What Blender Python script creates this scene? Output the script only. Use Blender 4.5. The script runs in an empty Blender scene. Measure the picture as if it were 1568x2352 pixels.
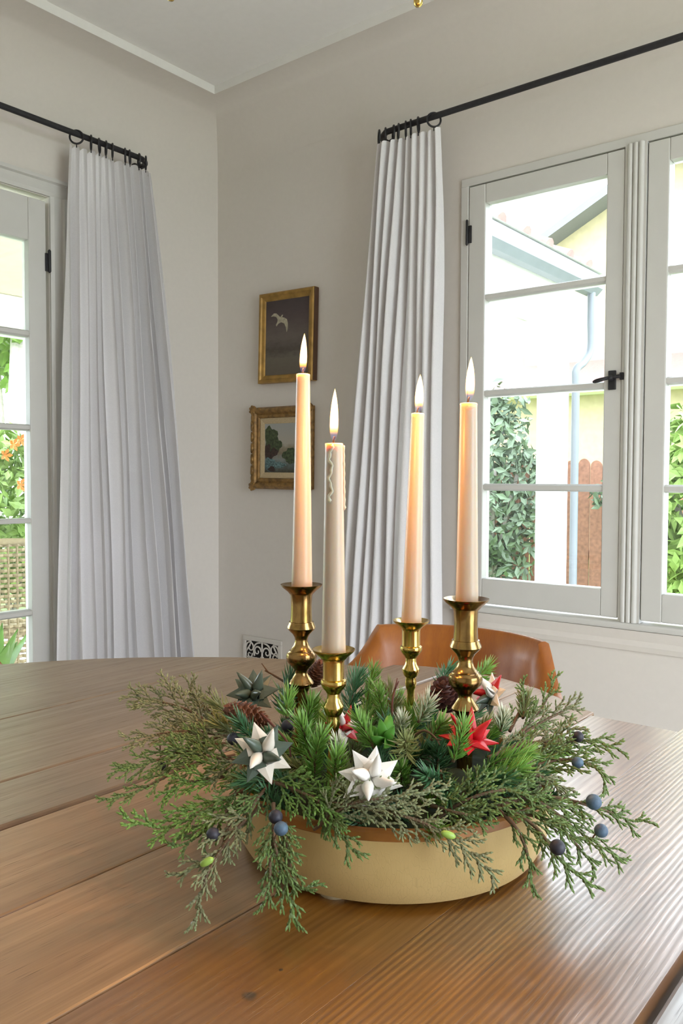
import bpy, math, random
from mathutils import Vector, Matrix, noise
from math import sin, cos, pi, radians, sqrt, atan2

sc = bpy.context.scene
col = sc.collection
rnd = random.Random(7)

# ------------------------------------------------------------------ camera
F_PX, CX, CY = 1881.2, 784.0, 1176.0
YAW, PITCH, ROLL = radians(-38.739), radians(2.2464), radians(0.2145)
CAM = Vector((0, 0, 1.11))
fwd = Vector((sin(YAW) * cos(PITCH), cos(YAW) * cos(PITCH), -sin(PITCH)))
r0 = Vector((cos(YAW), -sin(YAW), 0))
u0 = r0.cross(fwd)
rgt = r0 * cos(ROLL) + u0 * sin(ROLL)
upv = u0 * cos(ROLL) - r0 * sin(ROLL)
cd = bpy.data.cameras.new('camera')
cam = bpy.data.objects.new('camera', cd)
col.objects.link(cam)
m = Matrix((rgt, upv, -fwd)).transposed().to_4x4()
m.translation = CAM
cam.matrix_world = m
cd.sensor_fit = 'VERTICAL'
cd.sensor_height = 36.0
cd.lens = F_PX / 2352 * 36.0
cd.clip_start = 0.02
sc.camera = cam

# ------------------------------------------------------------------ world, exposure
sc.view_settings.view_transform = 'Standard'
sc.view_settings.look = 'None'
sc.view_settings.gamma = 1.0
sc.view_settings.use_curve_mapping = False
sc.view_settings.exposure = 0.04
w = bpy.data.worlds.new('overcast_sky')
sc.world = w
w.use_nodes = True
bg = w.node_tree.nodes['Background']
bg.inputs[0].default_value = (0.88, 0.95, 1.06, 1)
bg.inputs[1].default_value = 9.0

def portal(name, loc, rot, sx, sy):
    l = bpy.data.lights.new(name, 'AREA')
    l.shape = 'RECTANGLE'
    l.size, l.size_y = sx, sy
    l.cycles.is_portal = True
    o = bpy.data.objects.new(name, l)
    o.location = loc
    o.rotation_euler = rot
    col.objects.link(o)

# openings of the room: windows (y = 2.29), french doors (x = -2.48), an unseen opening added for light (x = 1.72), an unseen window added further right (y = 2.29)
portal('portal_window', (-0.52, 2.47, 1.38), (-pi / 2, 0, 0), 1.65, 1.35)
portal('portal_french_door', (-2.66, 0.74, 1.02), (0, -pi / 2, 0), 2.04, 1.58)
portal('portal_added_opening', (1.88, 0.85, 1.1), (0, pi / 2, 0), 2.2, 1.5)
portal('portal_added_window', (1.0, 2.47, 1.38), (-pi / 2, 0, 0), 1.05, 1.35)

# ------------------------------------------------------------------ helpers
def atD(px, py, D):
    return CAM + (fwd + rgt * ((px - CX) / F_PX) - upv * ((py - CY) / F_PX)) * D

class MB:
    def __init__(self):
        self.v, self.f, self.t = [], [], []
    def add(self, vs, fs, tips=None):
        b = len(self.v)
        self.v += [Vector(x) for x in vs]
        self.f += [tuple(i + b for i in f) for f in fs]
        if tips is None: tips = [0.0] * len(vs)
        self.t += tips
        return self
    def box(self, a, b, rot=None, piv=None):
        x0, y0, z0 = a; x1, y1, z1 = b
        vs = [Vector(p) for p in ((x0, y0, z0), (x1, y0, z0), (x1, y1, z0), (x0, y1, z0), (x0, y0, z1), (x1, y0, z1), (x1, y1, z1), (x0, y1, z1))]
        if rot is not None:
            piv = Vector(piv)
            vs = [rot @ (p - piv) + piv for p in vs]
        return self.add(vs, [(0, 3, 2, 1), (4, 5, 6, 7), (0, 1, 5, 4), (1, 2, 6, 5), (2, 3, 7, 6), (3, 0, 4, 7)])
    def lathe(self, prof, origin=(0, 0, 0), axis=(0, 0, 1), seg=32, cap=True):
        ax = Vector(axis).normalized()
        a = ax.orthogonal().normalized(); b = ax.cross(a)
        o = Vector(origin); vs = []
        for r, z in prof:
            for k in range(seg):
                t = 2 * pi * k / seg
                vs.append(o + ax * z + (a * cos(t) + b * sin(t)) * r)
        fs = []
        n = len(prof)
        for i in range(n - 1):
            for k in range(seg):
                k2 = (k + 1) % seg
                fs.append((i * seg + k, i * seg + k2, (i + 1) * seg + k2, (i + 1) * seg + k))
        if cap:
            fs.append(tuple(range(seg))[::-1]); fs.append(tuple(range((n - 1) * seg, n * seg)))
        return self.add(vs, fs)
    def tube(self, pts, r, seg=8, cap=True, flat=1.0, upref=None):
        pts = [Vector(p) for p in pts]
        n = len(pts)
        rs = r if isinstance(r, (list, tuple)) else [r] * n
        vs = []; prev = None
        for i, p in enumerate(pts):
            d = (pts[min(i + 1, n - 1)] - pts[max(i - 1, 0)]).normalized()
            if prev is None:
                a = (Vector(upref) if upref is not None else d.orthogonal()); a = (a - d * a.dot(d)).normalized()
            else:
                a = prev - d * prev.dot(d)
                a = a.normalized() if a.length > 1e-9 else d.orthogonal().normalized()
            prev = a; b = d.cross(a)
            for k in range(seg):
                t = 2 * pi * k / seg
                vs.append(p + (a * cos(t) * flat + b * sin(t)) * rs[i])
        fs = []
        for i in range(n - 1):
            for k in range(seg):
                k2 = (k + 1) % seg
                fs.append((i * seg + k, i * seg + k2, (i + 1) * seg + k2, (i + 1) * seg + k))
        if cap:
            fs.append(tuple(range(seg))[::-1]); fs.append(tuple(range((n - 1) * seg, n * seg)))
        return self.add(vs, fs)
    def prism(self, poly, d):
        """poly: list of 3D points (planar), extruded by vector d"""
        d = Vector(d); n = len(poly)
        vs = [Vector(p) for p in poly] + [Vector(p) + d for p in poly]
        fs = [tuple(range(n))[::-1], tuple(range(n, 2 * n))] + [(i, (i + 1) % n, n + (i + 1) % n, n + i) for i in range(n)]
        return self.add(vs, fs)
    def sphere(self, c, r, seg=16, rings=10, sc_=(1, 1, 1)):
        prof = []
        c = Vector(c); vs = [c + Vector((0, 0, -r * sc_[2]))]
        for i in range(1, rings):
            th = pi * i / rings
            for k in range(seg):
                p = 2 * pi * k / seg
                vs.append(c + Vector((r * sin(th) * cos(p) * sc_[0], r * sin(th) * sin(p) * sc_[1], -r * cos(th) * sc_[2])))
        vs.append(c + Vector((0, 0, r * sc_[2])))
        fs = []
        for k in range(seg):
            fs.append((0, 1 + (k + 1) % seg, 1 + k))
        for i in range(rings - 2):
            for k in range(seg):
                k2 = (k + 1) % seg
                fs.append((1 + i * seg + k, 1 + i * seg + k2, 1 + (i + 1) * seg + k2, 1 + (i + 1) * seg + k))
        L = len(vs) - 1; b = 1 + (rings - 2) * seg
        for k in range(seg):
            fs.append((b + k, b + (k + 1) % seg, L))
        return self.add(vs, fs)
    def build(self, name, mat=None, parent=None, smooth=False, bevel=0, loc=None, tip=False, kind=None):
        off = Vector((0, 0, 0))
        if parent is not None: off = Vector(parent['_o'])
        if loc is not None: off = Vector(loc)
        me = bpy.data.meshes.new(name)
        me.from_pydata([tuple(p - off) for p in self.v], [], self.f)
        if mat: me.materials.append(mat)
        if smooth == True:
            me.polygons.foreach_set('use_smooth', [True] * len(me.polygons))
        elif smooth:
            me.polygons.foreach_set('use_smooth', [True] * len(me.polygons))
            me.set_sharp_from_angle(angle=radians(smooth))
        if tip:
            at = me.attributes.new('tip', 'FLOAT', 'POINT')
            at.data.foreach_set('value', self.t)
        me.update()
        o = bpy.data.objects.new(name, me)
        col.objects.link(o)
        o['_o'] = tuple(off)
        if parent is not None: o.parent = parent
        elif loc is not None: o.location = off
        if bevel:
            b = o.modifiers.new('bevel', 'BEVEL'); b.width = bevel; b.segments = 2; b.limit_method = 'ANGLE'; b.angle_limit = radians(40)
        if kind: o['kind'] = kind
        return o

def thing(name, loc, label=None, cat=None, group=None, kind=None):
    o = bpy.data.objects.new(name, None)
    o.empty_display_size = 0.05
    col.objects.link(o)
    o.location = loc; o['_o'] = tuple(loc)
    return tag(o, label, cat, group, kind)
def tag(o, label=None, cat=None, group=None, kind=None):
    if label: o['label'] = label
    if cat: o['category'] = cat
    if group: o['group'] = group
    if kind: o['kind'] = kind
    return o
def spline(pts, n):
    """Catmull-Rom through pts, n samples"""
    P = [Vector(p) for p in pts]
    P = [P[0] * 2 - P[1]] + P + [P[-1] * 2 - P[-2]]
    out = []; S = len(P) - 3
    for i in range(n):
        t = i / (n - 1) * S; k = min(int(t), S - 1); t -= k
        a, b, c, d = P[k:k + 4]
        out.append(0.5 * ((2 * b) + (c - a) * t + (2 * a - 5 * b + 4 * c - d) * t * t + (3 * b - a - 3 * c + d) * t ** 3))
    return out

# ------------------------------------------------------------------ materials
class NT:
    def __init__(self, name):
        self.m = bpy.data.materials.new(name); self.m.use_nodes = True
        self.t = self.m.node_tree; self.p = self.t.nodes['Principled BSDF']; self.out = self.t.nodes['Material Output']
    def n(self, typ, **kw):
        x = self.t.nodes.new('ShaderNode' + typ)
        for k, v in kw.items():
            if hasattr(x, k): setattr(x, k, v)
            else: x.inputs[k].default_value = v
        return x
    def l(self, a, b): self.t.links.new(a, b)
    def set(self, **kw):
        for k, v in kw.items():
            self.p.inputs[k.replace('_', ' ')].default_value = v
    def ramp(self, fac, stops):
        r = self.n('ValToRGB'); self.l(fac, r.inputs[0])
        e = r.color_ramp.elements
        while len(e) < len(stops): e.new(0.5)
        for i, (p, c) in enumerate(stops):
            e[i].position = p; e[i].color = (*c, 1) if len(c) == 3 else c
        return r.outputs[0]
    def coords(self, scale=(1, 1, 1), src='Object', loc=(0, 0, 0)):
        tc = self.n('TexCoord'); mp = self.n('Mapping')
        mp.inputs['Scale'].default_value = scale; mp.inputs['Location'].default_value = loc
        self.l(tc.outputs[src], mp.inputs[0]); return mp.outputs[0]
    def noise(self, vec, scale=5, detail=3, rough=0.5, dist=0):
        x = self.n('TexNoise'); x.inputs['Scale'].default_value = scale; x.inputs['Detail'].default_value = detail
        x.inputs['Roughness'].default_value = rough; x.inputs['Distortion'].default_value = dist
        self.l(vec, x.inputs['Vector']); return x.outputs['Fac']
    def bump(self, h, strength=0.3, dist=0.001):
        b = self.n('Bump'); b.inputs['Strength'].default_value = strength; b.inputs['Distance'].default_value = dist
        self.l(h, b.inputs['Height']); self.l(b.outputs[0], self.p.inputs['Normal']); return b
    def mix(self, fac, a, b, blend='MIX'):
        x = self.n('Mix', data_type='RGBA', blend_type=blend)
        for s, v in ((x.inputs['Factor'], fac), (x.inputs[6], a), (x.inputs[7], b)):
            if isinstance(v, (int, float)): s.default_value = v
            elif isinstance(v, tuple): s.default_value = (*v, 1)
            else: self.l(v, s)
        return x.outputs[2]
    def math(self, op, a, b=0.0):
        x = self.n('Math', operation=op)
        for s, v in ((x.inputs[0], a), (x.inputs[1], b)):
            if isinstance(v, (int, float)): s.default_value = v
            else: self.l(v, s)
        return x.outputs[0]

def simple(name, c, rough=0.5, metal=0.0, nscale=0, namt=0.08, bump=0, spec=0.5):
    t = NT(name); t.set(Roughness=rough, Metallic=metal)
    t.p.inputs['Specular IOR Level'].default_value = spec
    t.p.inputs['Base Color'].default_value = (*c, 1)
    if nscale:
        f = t.noise(t.coords(), nscale, 4)
        t.l(t.ramp(f, [(0.3, tuple(x * (1 - namt) for x in c)), (0.7, tuple(min(1, x * (1 + namt)) for x in c))]), t.p.inputs['Base Color'])
        if bump: t.bump(f, bump, 0.001)
    return t.m

M = {}
M['wall'] = simple('wall_paint', (0.715, 0.675, 0.62), 0.75, nscale=60, namt=0.012, bump=0.08, spec=0.25)
M['ceiling'] = simple('ceiling_paint', (0.86, 0.85, 0.82), 0.8, nscale=40, namt=0.012, bump=0.06, spec=0.2)
M['trim'] = simple('trim_paint', (0.62, 0.615, 0.58), 0.4, nscale=14, namt=0.015, bump=0.03)
M['iron'] = simple('black_iron', (0.014, 0.014, 0.017), 0.5, nscale=80, namt=0.3, bump=0.2)
M['wick'] = simple('charred_wick', (0.02, 0.012, 0.01), 0.9)
M['floor'] = simple('floor_boards', (0.78, 0.72, 0.64), 0.45, nscale=8, namt=0.25)
M['dark'] = simple('shade_black', (0.012, 0.010, 0.009), 0.9)  # near-black paint for the shade behind the vent grille
M['ventpaint'] = simple('vent_paint', (0.66, 0.63, 0.57), 0.5)
M['stucco'] = simple('white_stucco', (0.82, 0.8, 0.77), 0.9, nscale=30, namt=0.03, bump=0.3)
M['cream'] = simple('cream_boards', (0.66, 0.6, 0.44), 0.8, nscale=12, namt=0.05)
M['gutter'] = simple('painted_gutter', (0.15, 0.165, 0.18), 0.5, nscale=10, namt=0.05)
M['yellow'] = simple('yellow_render', (0.42, 0.35, 0.21), 0.9, nscale=9, namt=0.08)
M['rooftile'] = simple('clay_tile', (0.24, 0.14, 0.12), 0.85, nscale=30, namt=0.15)
M['fence'] = simple('fence_cedar', (0.24, 0.11, 0.07), 0.85, nscale=25, namt=0.25, bump=0.3)
M['grass'] = simple('lawn', (0.16, 0.26, 0.06), 0.95, nscale=40, namt=0.35)
M['patio'] = simple('pale_patio', (0.76, 0.74, 0.70), 0.9, nscale=12, namt=0.08)
M['leafA'] = simple('hedge_leaf', (0.22, 0.33, 0.08), 0.6, nscale=3, namt=0.4)
M['leafB'] = simple('vine_leaf', (0.135, 0.18, 0.115), 0.6, nscale=3, namt=0.35)
M['leafC'] = simple('lance_leaf', (0.14, 0.30, 0.05), 0.4, nscale=6, namt=0.3)
M['flower'] = simple('orange_flower', (0.7, 0.16, 0.02), 0.6)
M['bark'] = simple('pale_bark', (0.42, 0.38, 0.33), 0.9, nscale=15, namt=0.25)
M['wicker'] = simple('wicker_weave', (0.34, 0.27, 0.16), 0.7, nscale=30, namt=0.2)
M['gold'] = simple('gilt_frame', (0.36, 0.21, 0.05), 0.42, metal=0.35, nscale=30, namt=0.3, bump=0.15)
M['golddark'] = simple('aged_gilt', (0.24, 0.135, 0.04), 0.45, metal=0.35, nscale=60, namt=0.5, bump=0.5)
M['frameside'] = simple('frame_side_stain', (0.085, 0.04, 0.02), 0.6)
M['linen'] = simple('linen_liner', (0.47, 0.37, 0.22), 0.9, nscale=200, namt=0.1)

def curtain_mat():
    t = NT('white_linen_curtain')
    v = t.coords((260, 260, 260))
    f = t.noise(v, 1.0, 2)
    c = t.ramp(f, [(0.2, (0.86, 0.85, 0.86)), (0.8, (0.92, 0.91, 0.92))])
    d = t.n('BsdfDiffuse'); tr = t.n('BsdfTranslucent'); mx = t.n('MixShader')
    b = t.n('Bump'); b.inputs['Strength'].default_value = 0.15; b.inputs['Distance'].default_value = 0.001
    t.l(f, b.inputs['Height'])
    for x in (d, tr):
        t.l(c, x.inputs['Color']); t.l(b.outputs[0], x.inputs['Normal'])
    mx.inputs[0].default_value = 0.2
    t.l(d.outputs[0], mx.inputs[1]); t.l(tr.outputs[0], mx.inputs[2]); t.l(mx.outputs[0], t.out.inputs[0])
    return t.m
M['curtain'] = curtain_mat()

def glass_mat():
    t = NT('window_glass')
    tr = t.n('BsdfTransparent'); gl = t.n('BsdfGlossy'); mx = t.n('MixShader'); fr = t.n('Fresnel')
    tr.inputs[0].default_value = (0.96, 0.985, 0.98, 1)
    gl.inputs['Roughness'].default_value = 0.01; fr.inputs['IOR'].default_value = 1.45
    t.l(fr.outputs[0], mx.inputs[0]); t.l(tr.outputs[0], mx.inputs[1]); t.l(gl.outputs[0], mx.inputs[2]); t.l(mx.outputs[0], t.out.inputs[0])
    return t.m
M['glass'] = glass_mat()

TZ_ = 0.75
def wood(name, dark, light, grain=70, coat=0.0, rough=0.32, pore=1.0, bumpd=0.0006, wave=0.02, ringw=0.2, mottle=0.5, knots=()):
    """boards with the grain running along y"""
    t = NT(name)
    oi = t.n('ObjectInfo')
    tc = t.n('TexCoord'); ad = t.n('VectorMath', operation='ADD'); cb = t.n('CombineXYZ')
    r = t.math('MULTIPLY', oi.outputs['Random'], 7.3)
    t.l(r, cb.inputs[0]); t.l(r, cb.inputs[1])
    t.l(tc.outputs['Object'], ad.inputs[0]); t.l(cb.outputs[0], ad.inputs[1])
    def mp(s):
        x = t.n('Mapping'); x.inputs['Scale'].default_value = s; t.l(ad.outputs[0], x.inputs[0]); return x.outputs[0]
    big = t.noise(mp((4, 1.3, 4)), 1.0, 3, 0.5, 0.2)
    sx = t.n('SeparateXYZ'); t.l(ad.outputs[0], sx.inputs[0])
    # growth lines: bands across x, gently bent, their spacing drifting
    drift = t.noise(mp((14, 0.35, 4)), 1.0, 1)
    ph = t.math('ADD', t.math('MULTIPLY', t.math('ADD', sx.outputs[0], t.math('MULTIPLY', big, wave)), grain), t.math('MULTIPLY', drift, 3.0))
    ring = t.math('ADD', t.math('MULTIPLY', t.math('SINE', t.math('MULTIPLY', ph, 6.283)), 0.5), 0.5)
    brk = t.noise(mp((grain * 0.9, 5, 30)), 1.0, 3, 0.7)
    ring = t.math('MULTIPLY', ring, t.ramp(brk, [(0.3, (0.35,) * 3), (0.6, (1,) * 3)]))
    fine = t.noise(mp((260, 5, 60)), 1.0, 4, 0.65)
    por = t.noise(mp((700, 16, 60)), 1.0, 2, 0.7)
    mot = t.noise(mp((8, 2.2, 9)), 1.0, 5, 0.65)
    streak = t.noise(mp((55, 1.1, 20)), 1.0, 4, 0.6, 0.4)
    fine = t.math('ADD', t.math('MULTIPLY', fine, 0.55), t.math('MULTIPLY', streak, 0.45))
    g = t.math('ADD', t.math('MULTIPLY', ring, ringw), t.math('MULTIPLY', fine, 1 - ringw))
    c1 = t.ramp(g, [(0.25, dark), (0.70, light)])
    c2 = t.mix(t.math('MULTIPLY', t.ramp(mot, [(0.35, (0, 0, 0)), (0.7, (1, 1, 1))]), mottle), c1, tuple(x * 0.60 for x in dark))
    pm = t.ramp(por, [(0.28, (1, 1, 1)), (0.38, (0, 0, 0))])
    c3 = t.mix(t.math('MULTIPLY', pm, 0.65 * pore), c2, tuple(x * 0.25 for x in dark))
    for kx, ky, kr in knots:      # small dark knots at fixed places in the board
        d = t.n('VectorMath', operation='DISTANCE'); t.l(tc.outputs['Object'], d.inputs[0]); d.inputs[1].default_value = (kx, ky, TZ_)
        dd = t.math('ADD', d.outputs['Value'], t.math('MULTIPLY', t.math('SUBTRACT', t.noise(mp((160, 160, 160)), 1.0, 2), 0.5), kr * 1.2))
        c3 = t.mix(t.ramp(t.math('DIVIDE', dd, kr * 2), [(0.28, (1, 1, 1)), (0.55, (0, 0, 0))]), c3, (0.025, 0.012, 0.006))
    t.l(c3, t.p.inputs['Base Color'])
    rr = t.math('ADD', t.math('MULTIPLY', t.ramp(g, [(0.2, (1,) * 3), (0.7, (0,) * 3)]), 0.20), rough)
    t.l(t.math('ADD', rr, t.math('MULTIPLY', pm, 0.3)), t.p.inputs['Roughness'])
    h = t.math('SUBTRACT', g, t.math('MULTIPLY', pm, 0.5 * pore))
    t.bump(h, 0.45, bumpd)
    if coat: t.l(t.math('MULTIPLY', t.ramp(g, [(0.25, (0.45,) * 3), (0.6, (1,) * 3)]), coat), t.p.inputs['Coat Weight'])
    t.p.inputs['Coat Roughness'].default_value = 0.2 if coat < 1 else 0.30; t.p.inputs['Coat IOR'].default_value = 1.6 if coat < 1 else 1.85
    if coat == 1: t.p.inputs['Specular IOR Level'].default_value = 0.9
    return t.m
M['plank_brown'] = wood('plank_brown', (0.17, 0.105, 0.06), (0.34, 0.24, 0.15), 60, ringw=0.05, rough=0.27, bumpd=0.0003)
M['plank_tan'] = wood('plank_tan', (0.23, 0.122, 0.052), (0.48, 0.29, 0.145), 60, ringw=0.05, rough=0.29, bumpd=0.0003)
M['plank_orange'] = wood('plank_orange', (0.135, 0.042, 0.002), (0.37, 0.145, 0.008), 130, coat=1.0, rough=0.24, bumpd=0.0004, ringw=0.14, wave=0.05, mottle=0.6, knots=((0.322, -0.154, 0.0055), (0.318, -0.118, 0.002)))
M['plank_ridged'] = wood('plank_ridged', (0.12, 0.040, 0.004), (0.34, 0.138, 0.014), 185, coat=1.0, rough=0.22, bumpd=0.0007, ringw=0.42, wave=0.04, mottle=0.4)
M['plank_dark'] = wood('plank_grey', (0.14, 0.11, 0.09), (0.27, 0.23, 0.20), 90, coat=1.0, rough=0.24, bumpd=0.0006, ringw=0.3)
M['chairwood'] = wood('chair_maple', (0.25, 0.070, 0.003), (0.36, 0.115, 0.006), 14, coat=0.12, rough=0.36, pore=0.2, bumpd=0.0001, mottle=0.15)
M['underwood'] = simple('table_base_wood', (0.12, 0.06, 0.03), 0.5, nscale=12, namt=0.3)

def brass(name, c, c2, rough):
    t = NT(name); t.set(Metallic=1.0)
    f = t.noise(t.coords((1, 1, 0.5)), 55, 5, 0.65)
    t.l(t.ramp(f, [(0.35, c2), (0.62, c)]), t.p.inputs['Base Color'])
    t.l(t.math('ADD', t.math('MULTIPLY', f, 0.16), rough - 0.05), t.p.inputs['Roughness'])
    return t.m
M['brass'] = brass('polished_brass', (0.72, 0.52, 0.16), (0.56, 0.37, 0.10), 0.15)
M['brassold'] = brass('aged_brass', (0.40, 0.26, 0.09), (0.20, 0.11, 0.045), 0.16)

def wax_mat():
    t = NT('ivory_wax')
    t.set(Roughness=0.36)
    t.p.inputs['Base Color'].default_value = (0.50, 0.405, 0.30, 1)
    t.p.inputs['Subsurface Weight'].default_value = 0.85
    t.p.inputs['Subsurface Radius'].default_value = (1.0, 0.55, 0.3)
    t.p.inputs['Subsurface Scale'].default_value = 0.012
    return t.m
M['wax'] = wax_mat()

def flame_mat():
    t = NT('candle_flame')
    tc = t.n('TexCoord'); sx = t.n('SeparateXYZ'); t.l(tc.outputs['Generated'], sx.inputs[0])
    c = t.ramp(sx.outputs[2], [(0.0, (0.10, 0.16, 0.75)), (0.10, (0.25, 0.22, 0.6)), (0.17, (1.0, 0.42, 0.08)), (0.32, (1.0, 0.74, 0.30)), (0.8, (1.0, 0.80, 0.38)), (1.0, (1.0, 0.62, 0.18))])
    s = t.ramp(sx.outputs[2], [(0.0, (0.02,) * 3), (0.12, (0.035,) * 3), (0.2, (0.2,) * 3), (0.32, (0.8,) * 3), (0.6, (1.0,) * 3), (1.0, (0.45,) * 3)])
    lw = t.n('LayerWeight'); lw.inputs[0].default_value = 0.35
    em = t.n('Emission'); tr = t.n('BsdfTransparent'); ad = t.n('AddShader')
    edge = t.ramp(lw.outputs['Facing'], [(0.25, (0, 0, 0)), (0.85, (1, 1, 1))])
    t.l(t.mix(edge, c, (1.0, 0.36, 0.04)), em.inputs[0]); t.l(t.math('MULTIPLY', s, t.math('SUBTRACT', 5.0, t.math('MULTIPLY', edge, 3.6))), em.inputs[1])
    t.l(tr.outputs[0], ad.inputs[0]); t.l(em.outputs[0], ad.inputs[1]); t.l(ad.outputs[0], t.out.inputs[0])
    return t.m
M['flame'] = flame_mat()

def plant(name, base, tipc, rough=0.5, var=0.35, sss=0.0, spec=0.4):
    t = NT(name); t.set(Roughness=rough); t.p.inputs['Specular IOR Level'].default_value = spec
    at = t.n('Attribute'); at.attribute_name = 'tip'
    f = t.noise(t.coords(), 60, 3, 0.6)
    oi = t.n('ObjectInfo')
    b = t.mix(t.math('MULTIPLY', f, var), base, tuple(x * 0.35 for x in base))
    b = t.mix(t.math('MULTIPLY', oi.outputs['Random'], 0.35), b, (base[0] * 1.5, base[1] * 1.15, base[2] * 1.0))
    t.l(t.mix(at.outputs['Fac'], b, tipc), t.p.inputs['Base Color'])
    tl = t.n('BsdfTranslucent'); mx = t.n('MixShader'); mx.inputs[0].default_value = 0.12
    t.l(t.mix(at.outputs['Fac'], b, tipc), tl.inputs[0])
    t.l(t.p.outputs[0], mx.inputs[1]); t.l(tl.outputs[0], mx.inputs[2]); t.l(mx.outputs[0], t.out.inputs[0])
    return t.m
M['juniper'] = plant('juniper_scales', (0.115, 0.165, 0.062), (0.21, 0.36, 0.085))
M['juniper_grey'] = plant('grey_juniper_scales', (0.195, 0.205, 0.115), (0.29, 0.36, 0.16))
M['cedar'] = plant('cedar_scales', (0.11, 0.21, 0.05), (0.22, 0.40, 0.075))
M['pine_bright'] = plant('bright_needles', (0.15, 0.36, 0.055), (0.36, 0.58, 0.13), 0.42, spec=0.5)
M['pine_dark'] = plant('blue_green_needles', (0.05, 0.165, 0.07), (0.13, 0.32, 0.13), 0.42, spec=0.5)
M['pine_olive'] = plant('olive_needles', (0.20, 0.25, 0.08), (0.40, 0.43, 0.18), 0.45, spec=0.5)
M['pine_white'] = plant('cream_tipped_needles', (0.16, 0.30, 0.08), (0.90, 0.86, 0.70), 0.5)
M['bright_leaf'] = plant('fresh_leaf', (0.11, 0.36, 0.05), (0.2, 0.5, 0.09), 0.35)
M['stem'] = simple('twig_bark', (0.13, 0.075, 0.04), 0.8, nscale=80, namt=0.3)
M['redstem'] = simple('red_twig_bark', (0.14, 0.04, 0.03), 0.6, nscale=80, namt=0.3)
M['moss'] = simple('shaded_moss', (0.02, 0.03, 0.012), 0.95, nscale=90, namt=0.5, bump=0.8)  # moss coloured near-black, the shade under the sprigs included
M['cone'] = simple('pine_cone_scale', (0.15, 0.058, 0.03), 0.6, nscale=60, namt=0.4)
M['conedark'] = simple('dark_cone_scale', (0.085, 0.03, 0.022), 0.55, nscale=60, namt=0.4)
M['bud'] = simple('green_bud', (0.32, 0.5, 0.09), 0.4)

def berry_mat(name, c, c2):
    t = NT(name); t.set(Roughness=0.55)
    f = t.noise(t.coords(), 140, 5, 0.7)
    t.l(t.ramp(f, [(0.35, c2), (0.65, c)]), t.p.inputs['Base Color'])
    return t.m
M['berry_blue'] = berry_mat('bloomed_berry', (0.09, 0.16, 0.23), (0.05, 0.08, 0.14))
M['berry_dark'] = berry_mat('ripe_berry', (0.04, 0.042, 0.065), (0.015, 0.012, 0.018))

def paper(name, c, rough=0.45, spec=0.45):
    t = NT(name); t.set(Roughness=rough); t.p.inputs['Specular IOR Level'].default_value = spec
    f = t.noise(t.coords(), 900, 2)
    t.l(t.ramp(f, [(0.2, tuple(x * 0.95 for x in c)), (0.8, c)]), t.p.inputs['Base Color'])
    return t.m
M['p_cream'] = paper('cream_paper', (0.84, 0.77, 0.66))
M['p_white'] = paper('white_paper', (0.86, 0.83, 0.77))
M['p_green'] = paper('dark_green_paper', (0.085, 0.115, 0.085), 0.3)
M['p_red'] = paper('red_paper', (0.55, 0.012, 0.02), 0.35)

def bowl_mat():
    t = NT('crackled_cream_lacquer'); t.set(Roughness=0.42)
    v = t.coords((1, 1, 0.30))
    vo = t.n('TexVoronoi'); vo.feature = 'DISTANCE_TO_EDGE'; vo.inputs['Scale'].default_value = 320; t.l(v, vo.inputs['Vector'])
    f = t.noise(t.coords(), 14, 4)
    c = t.ramp(f, [(0.25, (0.54, 0.375, 0.14)), (0.75, (0.65, 0.475, 0.21))])
    cr = t.ramp(vo.outputs['Distance'], [(0.0, (1, 1, 1)), (0.05, (0, 0, 0))])
    tc = t.n('TexCoord'); sx = t.n('SeparateXYZ'); t.l(tc.outputs['Object'], sx.inputs[0])
    low = t.ramp(sx.outputs[2], [(0.0, (0.6,) * 3), (0.045, (0.10,) * 3)])
    c2 = t.mix(t.math('MULTIPLY', cr, t.math('MULTIPLY', low, 0.5)), c, (0.22, 0.12, 0.04))
    t.l(c2, t.p.inputs['Base Color'])
    t.bump(cr, 0.15, 0.0004)
    return t.m
M['bowl'] = bowl_mat()
M['bowlband'] = simple('bowl_band_varnish', (0.34, 0.135, 0.025), 0.35, nscale=22, namt=0.35)

def canvas_sea():
    t = NT('dusky_sky_canvas'); t.set(Roughness=0.6)
    tc = t.n('TexCoord'); sx = t.n('SeparateXYZ'); t.l(tc.outputs['Generated'], sx.inputs[0])
    f = t.noise(t.coords((6, 6, 22), 'Generated'), 1.0, 5, 0.6)
    z = t.math('ADD', sx.outputs[2], t.math('MULTIPLY', t.math('SUBTRACT', f, 0.5), 0.25))
    t.l(t.ramp(z, [(0.0, (0.115, 0.095, 0.07)), (0.22, (0.14, 0.12, 0.09)), (0.33, (0.075, 0.06, 0.05)), (0.5, (0.13, 0.105, 0.09)), (0.75, (0.085, 0.062, 0.06)), (1.0, (0.055, 0.04, 0.042))]), t.p.inputs['Base Color'])
    return t.m
M['sea'] = canvas_sea()
def canvas_land():
    t = NT('landscape_canvas'); t.set(Roughness=0.5)
    tc = t.n('TexCoord'); sx = t.n('SeparateXYZ'); t.l(tc.outputs['Generated'], sx.inputs[0])
    f = t.noise(t.coords((9, 9, 9), 'Generated'), 1.0, 5, 0.6)
    z = t.math('ADD', sx.outputs[2], t.math('MULTIPLY', t.math('SUBTRACT', f, 0.5), 0.3))
    t.l(t.ramp(z, [(0.0, (0.05, 0.05, 0.03)), (0.16, (0.10, 0.12, 0.11)), (0.28, (0.22, 0.24, 0.22)), (0.42, (0.20, 0.16, 0.10)), (0.52, (0.28, 0.25, 0.18)), (0.6, (0.38, 0.35, 0.29)), (1.0, (0.33, 0.34, 0.32))]), t.p.inputs['Base Color'])
    return t.m
M['land'] = canvas_land()
M['paint_tree'] = simple('painted_foliage', (0.05, 0.07, 0.03), 0.5, nscale=120, namt=0.7)
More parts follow.
